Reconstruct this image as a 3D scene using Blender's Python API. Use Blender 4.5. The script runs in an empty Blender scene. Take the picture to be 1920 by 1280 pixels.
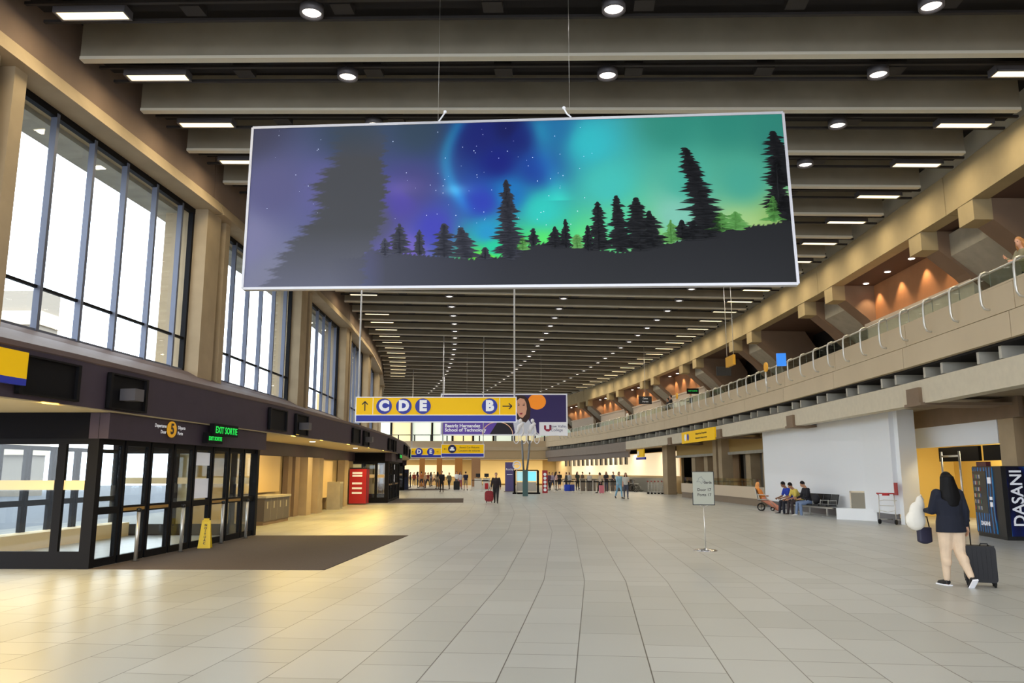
import bpy, bmesh, math, random
import numpy as np
from mathutils import Vector, Matrix
random.seed(7)
PI=math.pi
sc=bpy.context.scene
col=sc.collection
# ------------------------------------------------------------ camera, sky, exposure
F=1466.0; PITCH=math.radians(9.47); EYE=1.7
cam_d=bpy.data.cameras.new('camera'); cam=bpy.data.objects.new('camera',cam_d); col.objects.link(cam)
cam_d.sensor_width=36.0; cam_d.lens=36.0*F/1920.0; cam_d.clip_end=600
cam.location=(0,0,EYE); cam.rotation_euler=(PI/2+PITCH,0,0)
sc.camera=cam
sc.view_settings.view_transform='Standard'; sc.view_settings.look='None'
sc.view_settings.exposure=-0.15; sc.view_settings.gamma=1.0; sc.view_settings.use_curve_mapping=False
SKY=6.0
world=bpy.data.worlds.new('world'); sc.world=world; world.use_nodes=True
nt=world.node_tree; nt.nodes.clear()
bg=nt.nodes.new('ShaderNodeBackground'); bg.inputs[0].default_value=(0.86,0.92,1.0,1); bg.inputs[1].default_value=SKY
ow=nt.nodes.new('ShaderNodeOutputWorld'); nt.links.new(bg.outputs[0],ow.inputs[0])
P_DOWN=105.0; P_TUBE=55.0; P_WARM=50.0
# ------------------------------------------------------------ curved hall coordinates: k along (one ceiling beam), r across
Rc=253.0; A0=math.radians(7.72); TH0,DTH,SK=-4.503,0.5887,0.0135
CX,CY=-math.cos(A0)*Rc,math.sin(A0)*Rc
def TH(k,r,tilt=True): return math.radians(TH0+DTH*k+(SK*r if tilt else 0))
def W(k,r,z=0,tilt=True):
    t=TH(k,r,tilt); return Vector((CX+(Rc+r)*math.cos(t),CY+(Rc+r)*math.sin(t),z))
def ANG(k,r=0): return TH(k,r)
def at(px,py,D):
    u=(px-960)/F; v=(py-640)/F
    return Vector((u*D,(math.cos(PITCH)+v*math.sin(PITCH))*D,EYE+(math.sin(PITCH)-v*math.cos(PITCH))*D))
def onfloor(px,py,z=0.0):
    v=(py-640)/F; up=math.sin(PITCH)-v*math.cos(PITCH); return at(px,py,(z-EYE)/up)
def ksteps(k0,k1):
    ks=[k0]; n=math.ceil((k0+0.5)/4+1e-6)
    while -0.5+4*n<k1-1e-6:
        ks.append(-0.5+4*n); n+=1
    ks.append(k1); return ks
# ------------------------------------------------------------ materials
def s2l(c): return tuple(((x/255)/12.92 if x/255<=0.04045 else ((x/255+0.055)/1.055)**2.4) for x in c)
MATS={}
def mat(name,c,rough=0.6,metal=0.0,emit=0.0,var=0.0,scale=3.0,spec=0.5,bump=0.0):
    if name in MATS: return MATS[name]
    m=bpy.data.materials.new(name); m.use_nodes=True; n=m.node_tree; b=n.nodes['Principled BSDF']
    lc=s2l(c)+(1,)
    b.inputs['Base Color'].default_value=lc; b.inputs['Roughness'].default_value=rough
    b.inputs['Metallic'].default_value=metal; b.inputs['Specular IOR Level'].default_value=spec
    if emit:
        b.inputs['Emission Color'].default_value=lc; b.inputs['Emission Strength'].default_value=emit
    if var or bump:
        tc=n.nodes.new('ShaderNodeTexCoord'); nz=n.nodes.new('ShaderNodeTexNoise')
        nz.inputs['Scale'].default_value=scale; nz.inputs['Detail'].default_value=6
        n.links.new(tc.outputs['Object'],nz.inputs['Vector'])
        if var:
            rp=n.nodes.new('ShaderNodeValToRGB')
            rp.color_ramp.elements[0].position=0.3; rp.color_ramp.elements[1].position=0.7
            rp.color_ramp.elements[0].color=tuple(x*(1-var) for x in lc[:3])+(1,)
            rp.color_ramp.elements[1].color=tuple(min(1,x*(1+var)) for x in lc[:3])+(1,)
            n.links.new(nz.outputs['Fac'],rp.inputs[0]); n.links.new(rp.outputs[0],b.inputs['Base Color'])
        if bump:
            bp=n.nodes.new('ShaderNodeBump'); bp.inputs['Strength'].default_value=bump
            n.links.new(nz.outputs['Fac'],bp.inputs['Height']); n.links.new(bp.outputs[0],b.inputs['Normal'])
    MATS[name]=m; return m
def glass(name,tint=(1,1,1),refl=0.08):
    if name in MATS: return MATS[name]
    m=bpy.data.materials.new(name); m.use_nodes=True; n=m.node_tree; n.nodes.clear()
    o=n.nodes.new('ShaderNodeOutputMaterial'); t=n.nodes.new('ShaderNodeBsdfTransparent'); g=n.nodes.new('ShaderNodeBsdfGlossy')
    t.inputs[0].default_value=tint+(1,); g.inputs['Roughness'].default_value=0.02
    lw=n.nodes.new('ShaderNodeLayerWeight'); lw.inputs['Blend'].default_value=0.5
    pw=n.nodes.new('ShaderNodeMath'); pw.operation='POWER'; pw.inputs[1].default_value=4.0; n.links.new(lw.outputs['Facing'],pw.inputs[0])
    fr=n.nodes.new('ShaderNodeMath'); fr.operation='MULTIPLY_ADD'; fr.inputs[1].default_value=refl*5.5; fr.inputs[2].default_value=0.03; n.links.new(pw.outputs[0],fr.inputs[0])
    mx=n.nodes.new('ShaderNodeMixShader'); n.links.new(fr.outputs[0],mx.inputs[0]); n.links.new(t.outputs[0],mx.inputs[1]); n.links.new(g.outputs[0],mx.inputs[2])
    n.links.new(mx.outputs[0],o.inputs[0]); MATS[name]=m; return m
conc=mat('fair_concrete',(176,156,126),0.85,var=0.08,scale=1.5,bump=0.05)
conc_g=mat('grey_concrete',(172,166,152),0.85,var=0.10,scale=2.5,bump=0.08)
conc_d=mat('brown_concrete',(132,112,92),0.85,var=0.08,scale=1.5)
conc_l=mat('panel_concrete',(206,188,158),0.8,var=0.04,scale=0.8)
fin_m=mat('beam_concrete',(146,138,122),0.85,var=0.10,scale=1.2)
finlip=mat('beam_lip',(214,208,192),0.8)
dark=mat('cavity_black',(22,19,22),0.9)
trough=mat('trough_metal',(40,36,36),0.7)
trimgrey=mat('grey_steel_trim',(96,94,100),0.5,0.3)
mull=mat('mullion_aluminium',(104,110,128),0.45,0.3)
framed=mat('dark_frame',(8,7,12),0.6,0.0,spec=0.2)
bulk=mat('bulkhead_cladding',(66,56,68),0.6,var=0.05,spec=0.25)
bulkd=mat('recess_black',(9,8,13),0.7,spec=0.2)
ledge_m=mat('ledge_paint',(98,82,80),0.6,var=0.06)
white=mat('white_hoarding',(236,240,246),0.6)
whiteb=mat('white_gloss_paint',(240,244,248),0.4)
steel=mat('brushed_steel',(210,208,202),0.32,0.7)
chrome=mat('chrome',(200,200,200),0.12,1.0)
blackp=mat('black_plastic',(20,20,22),0.45)
rubber=mat('rubber',(14,14,14),0.8)
yel=mat('sign_yellow',(244,194,8),0.5,emit=0.15,spec=0.25)
blu=mat('sign_blue',(28,44,158),0.45,emit=0.10)
wht=mat('sign_white',(236,238,246),0.45,emit=0.15)
txtd=mat('sign_text_dark',(40,30,30),0.5)
cream=mat('cream_lit_wall',(240,216,170),0.7)
beige=mat('beige_panel',(196,172,128),0.7,var=0.04,scale=0.6)
yelw=mat('mustard_wall',(236,202,112),0.7)
greyc=mat('counter_grey',(138,132,118),0.6)
redm=mat('signal_red',(176,18,28),0.4)
greenled=mat('green_led',(20,190,70),0.5,emit=1.2)
lampm=mat('lamp_white',(255,244,228),0.5,emit=5.0)
lampw=mat('tube_warm',(255,232,178),0.5,emit=2.6)
pane=glass('clear_glass',(0.93,0.96,0.97))
# ------------------------------------------------------------ mesh builder
class MB:
    def __init__(s): s.v=[]; s.f=[]; s.m=[]; s.sm=[]
    def add(s,vs,fs,m=0,smooth=False):
        o=len(s.v); s.v+= [tuple(x) for x in vs]; s.f+=[tuple(i+o for i in f) for f in fs]; s.m+=[m]*len(fs); s.sm+=[smooth]*len(fs)
    def hexa(s,p,m=0): s.add(p,[(0,3,2,1),(4,5,6,7),(0,1,5,4),(1,2,6,5),(2,3,7,6),(3,0,4,7)],m)
    def box(s,x0,x1,y0,y1,z0,z1,m=0):
        s.hexa([(x0,y0,z0),(x1,y0,z0),(x1,y1,z0),(x0,y1,z0),(x0,y0,z1),(x1,y0,z1),(x1,y1,z1),(x0,y1,z1)],m)
    def bar(s,a,b,w,h,m=0,up=(0,0,1)):
        a=Vector(a);b=Vector(b);d=(b-a).normalized();u=Vector(up)
        if abs(d.dot(u))>0.98:u=Vector((1,0,0))
        x=d.cross(u).normalized()*w/2; y=x.cross(d).normalized()*h/2
        s.hexa([a-x-y,a+x-y,a+x+y,a-x+y,b-x-y,b+x-y,b+x+y,b-x+y],m)
    def quad(s,pts,m=0): s.add(pts,[tuple(range(len(pts)))],m)
    def prism(s,poly,z0,z1,m=0):
        n=len(poly); s.add([(x,y,z0) for x,y in poly]+[(x,y,z1) for x,y in poly],[tuple(range(n))[::-1],tuple(range(n,2*n))]+[(i,(i+1)%n,n+(i+1)%n,n+i) for i in range(n)],m)
    def rings(s,rs,m=0,smooth=True,caps=True):
        n=len(rs[0]); vs=[p for r in rs for p in r]; fs=[]
        for j in range(len(rs)-1):
            for i in range(n): fs.append((j*n+i,j*n+(i+1)%n,(j+1)*n+(i+1)%n,(j+1)*n+i))
        if caps: fs+=[tuple(range(n))[::-1],tuple(range((len(rs)-1)*n,len(rs)*n))]
        s.add(vs,fs,m,smooth)
    def tube(s,path,r,n=8,m=0,smooth=True):
        path=[Vector(p) for p in path]; rs=[]; prev=None
        for i,p in enumerate(path):
            d=(path[min(i+1,len(path)-1)]-path[max(i-1,0)]).normalized()
            if prev is None:
                u=Vector((0,0,1)) if abs(d.z)<0.9 else Vector((1,0,0))
                x=d.cross(u).normalized()
            else: x=(prev-d*prev.dot(d)).normalized()
            prev=x; y=d.cross(x); rr=r[i] if isinstance(r,(list,tuple)) else r
            rs.append([p+x*rr*math.cos(2*PI*j/n)+y*rr*math.sin(2*PI*j/n) for j in range(n)])
        s.rings(rs,m,smooth)
    def lathe(s,prof,n=16,m=0,c=(0,0,0)):
        s.rings([[(c[0]+max(r,1e-4)*math.cos(2*PI*j/n),c[1]+max(r,1e-4)*math.sin(2*PI*j/n),c[2]+z) for j in range(n)] for r,z in prof],m)
    def ell(s,c,rad,m=0,n=12,rot=None):
        c=Vector(c); rs=[]
        for i in range(1,n//2+2):
            pass
        k=n//2+1
        for i in range(k+1):
            a=-PI/2+PI*i/k; a=max(min(a,PI/2-0.02),-PI/2+0.02); ring=[]
            for j in range(n):
                v=Vector((rad[0]*math.cos(a)*math.cos(2*PI*j/n),rad[1]*math.cos(a)*math.sin(2*PI*j/n),rad[2]*math.sin(a)))
                if rot is not None: v=rot@v
                ring.append(c+v)
            rs.append(ring)
        s.rings(rs,m)
    def sweep(s,prof,k0,k1,m=0,tilt=True,smooth=False):
        s.rings([[W(k,r,z,tilt) for r,z in prof] for k in ksteps(k0,k1)],m,smooth)
    def kbox(s,k0,k1,r0,r1,z0,z1,m=0,tilt=True): s.sweep([(r0,z0),(r1,z0),(r1,z1),(r0,z1)],k0,k1,m,tilt)
    def build(s,name,mats,parent=None,loc=(0,0,0),rz=0.0,world=False):
        me=bpy.data.meshes.new(name)
        vs=s.v
        if world:
            M=Matrix.Translation(Vector(loc))@Matrix.Rotation(rz,4,'Z'); Mi=M.inverted(); vs=[tuple(Mi@Vector(v)) for v in vs]
        me.from_pydata([tuple(v) for v in vs],[],s.f)
        if not isinstance(mats,(list,tuple)): mats=[mats]
        for x in mats: me.materials.append(x)
        me.polygons.foreach_set('material_index',[min(a,len(mats)-1) for a in s.m]); me.polygons.foreach_set('use_smooth',s.sm)
        bm=bmesh.new(); bm.from_mesh(me); bmesh.ops.recalc_face_normals(bm,faces=bm.faces); bm.to_mesh(me); bm.free()
        me.update()
        o=bpy.data.objects.new(name,me); col.objects.link(o)
        if parent is not None: o.parent=parent
        o.location=loc; o.rotation_euler=(0,0,rz)
        return o
def T(o,label,cat,group=None):
    o['label']=label; o['category']=cat
    if group: o['group']=group
    return o
def S(o,label=None):
    o['kind']='structure'
    if label: o['label']=label
    return o
def thing(name,label,cat,loc=(0,0,0),rz=0.0,group=None):
    o=bpy.data.objects.new(name,None); o.empty_display_size=0.2; col.objects.link(o); o.location=loc; o.rotation_euler=(0,0,rz)
    return T(o,label,cat,group)
def kthing(name,label,cat,k,r,z=0,group=None,turn=0.0): return thing(name,label,cat,W(k,r,z),ANG(k,r)+turn,group)
def dup(root,loc,rz,label=None,group=None):
    r=root.copy(); col.objects.link(r); r.location=loc; r.rotation_euler=(0,0,rz)
    if label: r['label']=label
    if group: r['group']=group
    def rec(src,dst):
        for ch in list(src.children):
            c=ch.copy(); col.objects.link(c); c.parent=dst
            if c.type=='LIGHT': pass
            rec(ch,c)
    rec(root,r); return r
FONT_CACHE={}
def text(s,size,m,parent,loc,rot,name='lettering',bold=0.0,ext=0.002,align='CENTER',sx=1.0):
    cu=bpy.data.curves.new(name,'FONT'); cu.body=s; cu.size=size; cu.align_x=align; cu.align_y='CENTER'; cu.offset=bold; cu.extrude=ext; cu.resolution_u=3
    tmp=bpy.data.objects.new('tmp',cu); col.objects.link(tmp)
    dg=bpy.context.evaluated_depsgraph_get(); me=bpy.data.meshes.new_from_object(tmp.evaluated_get(dg)); bpy.data.objects.remove(tmp); bpy.data.curves.remove(cu)
    me.materials.clear(); me.materials.append(m)
    o=bpy.data.objects.new(name,me); col.objects.link(o)
    if parent is not None:o.parent=parent
    o.location=loc; o.rotation_euler=rot; o.scale=(sx,1,1); return o
def light(kind,name,parent,loc,energy,color,size=0.3,rot=(0,0,0),spot=150,sizey=None,spread=None):
    l=bpy.data.lights.new(name,kind); l.energy=energy; l.color=color
    if kind=='AREA':
        l.shape='RECTANGLE' if sizey else 'DISK'; l.size=size
        if sizey: l.size_y=sizey
        if spread: l.spread=math.radians(spread)
    elif kind=='SPOT': l.spot_size=math.radians(spot); l.spot_blend=0.6; l.shadow_soft_size=size
    else: l.shadow_soft_size=size
    o=bpy.data.objects.new(name,l); col.objects.link(o); o.location=loc; o.rotation_euler=rot
    if parent is not None: o.parent=parent
    return o
def wpart(mb,name,m,par,root=None):
    rt=root or par; M=(Matrix.Translation(rt.location)@rt.rotation_euler.to_matrix().to_4x4()).inverted()
    mb.v=[tuple(M@Vector(v)) for v in mb.v]; return mb.build(name,m,par)
K0,K1=-9.0,33.0
JOINTS=[-0.5+4*n for n in range(-2,9)]
# ------------------------------------------------------------ floor with tiles laid in straight bays
def tile_mat():
    m=bpy.data.materials.new('floor_tiles'); m.use_nodes=True; n=m.node_tree; b=n.nodes['Principled BSDF']; L=n.links.new
    uv=n.nodes.new('ShaderNodeUVMap'); uv.uv_map='tiles'
    br=n.nodes.new('ShaderNodeTexBrick'); br.inputs['Scale'].default_value=1.0; br.inputs['Brick Width'].default_value=1.04; br.inputs['Row Height'].default_value=0.6455
    br.inputs['Mortar Size'].default_value=0.0055; br.inputs['Mortar Smooth'].default_value=0.1; br.offset=0.5; br.inputs['Bias'].default_value=0.0
    br.inputs['Color1'].default_value=s2l((188,190,187))+(1,); br.inputs['Color2'].default_value=s2l((177,179,175))+(1,); br.inputs['Mortar'].default_value=s2l((104,102,98))+(1,)
    L(uv.outputs[0],br.inputs['Vector'])
    sp=n.nodes.new('ShaderNodeSeparateXYZ'); L(uv.outputs[0],sp.inputs[0])
    md=n.nodes.new('ShaderNodeMath'); md.operation='PINGPONG'; L(sp.outputs[0],md.inputs[0]); md.inputs[1].default_value=2.6
    c1=n.nodes.new('ShaderNodeMath'); c1.operation='LESS_THAN'; L(md.outputs[0],c1.inputs[0]); c1.inputs[1].default_value=0.006
    ab=n.nodes.new('ShaderNodeMath'); ab.operation='ABSOLUTE'; L(sp.outputs[1],ab.inputs[0])
    c2=n.nodes.new('ShaderNodeMath'); c2.operation='LESS_THAN'; L(ab.outputs[0],c2.inputs[0]); c2.inputs[1].default_value=0.006
    mx0=n.nodes.new('ShaderNodeMath'); mx0.operation='MAXIMUM'; L(c1.outputs[0],mx0.inputs[0]); L(c2.outputs[0],mx0.inputs[1])
    nz=n.nodes.new('ShaderNodeTexNoise'); nz.inputs['Scale'].default_value=0.35; nz.inputs['Detail'].default_value=5; L(uv.outputs[0],nz.inputs['Vector'])
    mr=n.nodes.new('ShaderNodeMapRange'); L(nz.outputs['Fac'],mr.inputs[0]); mr.inputs[3].default_value=0.9; mr.inputs[4].default_value=1.08
    mu=n.nodes.new('ShaderNodeMix'); mu.data_type='RGBA'; mu.blend_type='MULTIPLY'; mu.inputs[0].default_value=1.0; L(br.outputs[0],mu.inputs[6]); L(mr.outputs[0],mu.inputs[7])
    mix=n.nodes.new('ShaderNodeMix'); mix.data_type='RGBA'; L(mx0.outputs[0],mix.inputs[0]); L(mu.outputs[2],mix.inputs[6]); mix.inputs[7].default_value=s2l((92,90,86))+(1,)
    L(mix.outputs[2],b.inputs['Base Color']); b.inputs['Roughness'].default_value=0.34; b.inputs['Specular IOR Level'].default_value=0.45
    return m
tile=tile_mat()
def make_floor():
    me=bpy.data.meshes.new('floor'); vs=[];fs=[];uvs=[]
    ks=[-16.5]+[-12.5+4*n for n in range(13)]
    rs=[-13.0,-8.0,-3.0,3.0,9.0,20.0]
    for a,b in zip(ks[:-1],ks[1:]):
        for r0,r1 in zip(rs[:-1],rs[1:]):
            o=len(vs); u1=10.4
            ps=[(a,r0,0),(b,r0,u1),(b,r1,u1),(a,r1,0)]
            for k,r,u in ps:
                vs.append(W(k,r,0,False)); uvs.append((u,r-0.39))
            fs.append((o,o+3,o+2,o+1))
    me.from_pydata(vs,[],fs); uvl=me.uv_layers.new(name='tiles')
    for p in me.polygons:
        for li in p.loop_indices: uvl.data[li].uv=uvs[me.loops[li].vertex_index]
    me.materials.append(tile); o=bpy.data.objects.new('floor',me); col.objects.link(o); return S(o)
make_floor()
b=MB(); b.kbox(-30,45,-70,-13.0,-0.25,-0.15); S(b.build('ground_outside',mat('asphalt',(84,86,90),0.9,var=0.1)))
b=MB(); b.kbox(-30,45,-17.5,-13.0,-0.15,-0.02); S(b.build('sidewalk_outside',mat('sidewalk',(120,118,112),0.9,var=0.1)))
# ------------------------------------------------------------ ceiling: dark slab, deep fins, light troughs
b=MB(); b.kbox(K0-1,K1+9,-12.4,14.5,11.62,11.9); S(b.build('ceiling',dark))
for n in range(int(K0),int(K1)+2):
    k=n+0.68
    b=MB(); A=W(k,-11.15,0); B=W(k,10.95,0); d=(B-A).normalized(); t=Vector((-d.y,d.x,0))*0.07
    def bx(a,c,z0,z1,w,m):
        tt=t/0.07*w; b.hexa([a-tt+Vector((0,0,z0)),c-tt+Vector((0,0,z0)),c+tt+Vector((0,0,z0)),a+tt+Vector((0,0,z0)),a-tt+Vector((0,0,z1)),c-tt+Vector((0,0,z1)),c+tt+Vector((0,0,z1)),a+tt+Vector((0,0,z1))],m)
    bx(A,B,10.70,11.62,0.07,0); bx(A,B,10.66,10.73,0.10,1)
    fo=S(b.build('ceiling_beam',[fin_m,finlip]))
    b=MB(); b.kbox(n-0.10,n-0.07,-11.1,11.3,10.80,10.86,0); b.kbox(n+0.13,n+0.16,-11.1,11.3,10.76,10.82,0); b.kbox(n-0.07,n+0.13,-11.1,11.3,10.98,11.04,1)
    for r in range(-9,12,3):
        b.kbox(n-0.04,n+0.10,r+0.9,r+1.3,10.80,10.98,0)
    b.build('light_trough',[trough,dark],fo)
def downlight_proto():
    t=thing('downlight','round recessed ceiling downlight in the trough row left of centre','ceiling light',(0,0,0),0)
    b=MB(); b.lathe([(0.16,0.16),(0.235,0.16),(0.235,-0.02),(0.20,-0.02),(0.185,0.03),(0.16,0.05)],20); b.build('housing',trimgrey,t)
    b=MB(); b.lathe([(0.0,0.02),(0.12,0.0),(0.184,0.03),(0.12,0.06),(0.0,0.07)],20); b.build('lamp_lens',lampm,t)
    light('SPOT','lamp',t,(0,0,-0.06),P_DOWN,(1.0,0.97,0.94),0.16,(0,0,0),150)
    return t
DL=downlight_proto(); first=True
for r,lab in ((-5.48,'round recessed ceiling downlight in the row left of the hall centre'),(0.49,'round recessed ceiling downlight in the row above the hall centre'),(6.68,'round recessed ceiling downlight in the row nearer the mezzanine')):
    for n in range(-5,31):
        g=lab.replace('round recessed ceiling downlight in','ceiling downlights of')
        if first: o=DL; o.location=W(n,r,10.67); o['label']=lab; o['group']=g; first=False
        else: o=dup(DL,W(n,r,10.67),0,lab,g)
def tube_proto():
    t=thing('fluorescent_fixture','x','ceiling light')
    b=MB(); b.box(-0.72,0.72,-0.17,0.17,0.03,0.15); b.box(-0.72,0.72,-0.17,-0.14,-0.02,0.04); b.box(-0.72,0.72,0.14,0.17,-0.02,0.04); b.box(-0.72,-0.68,-0.17,0.17,-0.02,0.04); b.box(0.68,0.72,-0.17,0.17,-0.02,0.04)
    b.build('housing',trimgrey,t)
    b=MB(); b.box(-0.67,0.67,-0.13,0.13,-0.005,0.02); b.build('diffuser',lampw,t)
    light('AREA','lamp',t,(0,0,-0.05),P_TUBE,(1.0,0.84,0.55),1.3,(0,0,0),sizey=0.28)
    return t
TL=tube_proto(); first=True
for r,ns,lab in ((-9.87,[*range(-4,4),10,*range(12,25)],'rectangular fluorescent ceiling fixture in the row along the window wall'),(10.0,[*range(-4,27)],'rectangular fluorescent ceiling fixture in the row along the mezzanine beam')):
    for n in ns:
        g=lab.replace('rectangular fluorescent ceiling fixture','ceiling fixtures')
        if first: o=TL; o.location=W(n,r,10.69); o.rotation_euler=(0,0,ANG(n,r)+0.06); o['label']=lab; o['group']=g; first=False
        else: o=dup(TL,W(n,r,10.69),ANG(n,r)+0.06,lab,g)
# ------------------------------------------------------------ left side: upper beam, fin columns, windows, ledge, bulkhead
for a,c in zip([K0]+JOINTS[1:],JOINTS[1:]+[K1]):
    if c<=a: continue
    b=MB(); b.sweep([(-11.22,10.02),(-11.22,10.66),(-11.28,11.62),(-12.2,11.62),(-12.2,10.02)],a+0.015,c-0.015); S(b.build('beam_left',mat('fascia_brown',(120,100,86),0.85,var=0.07,scale=1.4)))
    b=MB(); b.sweep([(-11.06,9.62),(-11.22,10.02),(-12.2,10.02),(-12.2,9.62)],a+0.17,c+0.14); S(b.build('beam_left_lip',conc))
b=MB(); b.kbox(K0,K1,-13.05,-12.2,9.5,9.85); S(b.build('wall_left_canopy',conc_g))
for j in JOINTS:
    for a,c in ((j-0.05,j+0.34),(j+0.50,j+0.64)):
        b=MB(); b.kbox(a,c,-12.6,-11.32,4.1,9.62); S(b.build('column_left',conc))
    b=MB(); b.kbox(j+0.34,j+0.50,-12.1,-11.95,4.1,9.62); S(b.build('wall_left_infill',conc_d))
MUL=[0.0,0.13,0.65,1.22,1.79,2.40,3.00,3.31]
wi=0
for j in JOINTS[:-1]:
    wi+=1; k0=j+0.64; span=3.31
    fr=MB()
    for z0,z1,w in ((9.46,9.64,0.10),(5.58,5.64,0.05),(4.60,4.70,0.08)): fr.kbox(k0,k0+span,-11.85,-11.85+w+0.04,z0,z1,1 if z0!=4.6 else 0)
    for i,mk in enumerate(MUL):
        wd=0.019 if 0<i<7 else 0.022
        kk=min(max(k0+mk,k0+wd),k0+span-wd); fr.kbox(kk-wd,kk+wd,-11.86,-11.72,4.65,9.55,0 if 0<i<7 else 1)
    f=S(fr.build('window_%d'%wi,[mull,framed])); g=MB(); g.kbox(k0,k0+span,-11.84,-11.83,4.65,9.55); g.build('window_pane',pane,f)
b=MB(); b.sweep([(-11.95,4.1),(-11.95,4.62),(-11.6,4.62),(-11.3,4.45),(-8.86,3.66),(-8.72,3.66),(-8.72,3.58),(-8.8,3.5),(-11.9,3.5)],K0,K1); S(b.build('trim_1',ledge_m))
b=MB(); b.sweep([(-8.74,2.80),(-8.74,3.56),(-9.1,3.56),(-9.1,2.80)],K0,K1); S(b.build('bulkhead_left_wall',bulk))
b=MB(); b.sweep([(-8.76,2.775),(-8.76,2.80),(-13.0,2.80),(-13.0,2.775)],K0,K1); S(b.build('ceiling_soffit_left',mat('soffit_cream',(190,174,140),0.7)))
# recessed dark screens in the bulkhead beside each joint
for j in JOINTS[:-2]:
    for a,c,z0 in ((j-0.55,j+0.02,2.86),(j+0.36,j+0.86,2.82)):
        t=kthing('display_recess','dark recessed screen bay in the bulkhead left of the window columns' if a<j else 'dark recessed screen bay in the bulkhead right of the window columns','screen',a,-8.73,z0,'recessed screens along the bulkhead'+(' before' if a<j else ' after')+' each column pair')
        b=MB()
        b.kbox(a,c,-8.735,-8.715,z0,3.44,1); b.kbox(a,a+0.03,-8.74,-8.66,z0,3.47,0); b.kbox(c-0.03,c,-8.74,-8.66,z0,3.47,0); b.kbox(a,c,-8.74,-8.66,3.44,3.47,0); b.kbox(a,c,-8.74,-8.66,z0,z0+0.03,0)
        wpart(b,'screen_panel',[framed,bulkd],t)
    if j>-1 and j<8:
        p=W(j+0.55,-8.55,3.1); t=thing('wall_speaker','small grey loudspeaker on the bulkhead screen bay %s'%('above the nearest glass entrance' if j<1 else 'above the beige wall beyond the first entrance' if j<5 else 'above the far red machine'),'speaker',p,ANG(j,-8.6))
        b=MB(); b.prism([(-0.15,-0.12),(0.16,-0.15),(0.16,0.15),(-0.15,0.12)],-0.11,0.11); b.build('speaker_cabinet',trimgrey,t)
        b=MB(); b.tube([(-0.15,0,0),(-0.19,0,0.12)],0.02); b.build('bracket',blackp,t)
# yellow sign top left on bulkhead
t=kthing('wall_sign','blank yellow and blue wayfinding sign on the dark bulkhead at the picture edge','sign',-1.15,-8.62,2.98)
b=MB(); b.box(-0.05,0.02,-0.75,0.30,0.1,0.50); b.build('sign_face',yel,t); b=MB(); b.box(-0.05,0.02,-0.75,0.30,-0.0,0.1); b.build('sign_band',blu,t)
# ------------------------------------------------------------ wall left ground level
WALLR=-10.9
def left_wall(k0,k1):
    b=MB(); b.kbox(k0,k1,-11.3,-10.95,0,2.80); S(b.build('wall_left_ground',beige))
    b=MB(); b.kbox(k0,k1,-10.95,-10.86,2.28,2.80); S(b.build('trim_2',bulk))
def panel(k0,k1,r,z0,z1,m,name='wall_panel',lab=None,cat='panel',grp=None):
    b=MB(); b.kbox(k0,k1,r,r+0.06,z0,z1); o=b.build(name,m)
    if lab: T(o,lab,cat,grp)
    else: S(o)
    return o
for (k0,k1) in ((3.07,12.0),(15.08,24.0)):
    left_wall(k0,k1)
    panel(k0+1.0,k0+3.0,-10.93,1.0,2.27,mat('lit_cream_panel',(226,198,146),0.6),'wall_panel_left')
    j=k0+3.9
    for a,c,d,m in ((j-0.65,j-0.45,-10.75,conc_d),(j-0.35,j-0.1,-10.7,conc_d),(j+0.0,j+0.28,-10.45,conc),(j+0.62,j+0.95,-10.40,conc)):
        b=MB(); b.kbox(a,c,-10.95,d,0,2.28); S(b.build('column_left_ground',m))
    panel(j+1.15,j+2.4,-10.85,0.55,2.2,mat('lit_cream_panel',(226,198,146),0.6),'wall_panel_left')
    b=MB(); b.kbox(j+3.2,j+3.6,-10.95,-10.6,0,2.28); S(b.build('column_left_ground',conc))
# recycling bin unit
t=kthing('recycling_station','low grey four-slot recycling bin unit against the beige wall past the entrance','bin',5.0,-10.7,0)
b=MB(); b.box(-0.2,0.55,-1.0,1.6,0.12,0.86); b.build('bin_body',mat('bin_grey',(92,86,84),0.5),t)
b=MB(); b.box(-0.22,0.6,-1.02,1.62,0.86,0.93); b.build('bin_top',conc_g,t); b=MB(); b.box(-0.2,0.53,-1.0,1.6,0,0.12); b.build('plinth',conc_d,t)
for y in (-0.7,-0.05,0.6,1.25):
    b=MB(); b.box(0.552,0.556,y-0.05,y+0.05,0.52,0.74); b.box(0.551,0.553,y+0.32,y+0.33,0.14,0.86); b.build('bin_label',conc_g,t)
t=kthing('service_cabinet','grey metal service cabinet standing by the beige wall before the red machine','cabinet',9.1,-10.5,0)
b=MB(); b.box(-0.3,0.3,-0.35,0.35,0,1.25); b.build('cabinet_body',conc_g,t); b=MB(); b.box(0.3,0.31,-0.30,0.30,0.08,1.18); b.build('door',greyc,t)
def vending_red():
    t=kthing('vending_machine','red drinks vending machine against the wall before the second glass entrance','vending machine',11.4,-10.35,0)
    b=MB(); b.box(-0.45,0.45,-0.5,0.5,0.05,1.85); b.build('cabinet',redm,t)
    b=MB(); b.box(-0.45,0.47,-0.5,0.5,1.85,1.93); b.box(0.45,0.455,-0.5,-0.35,0.1,1.8); b.build('trim_strip',blackp,t)
    b=MB()
    for z in (0.55,0.8,1.05,1.45,1.6): b.box(-0.30,0.22,-0.506,-0.5,z,z+0.10)
    b.build('lettering_band',wht,t)
vending_red()
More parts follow.
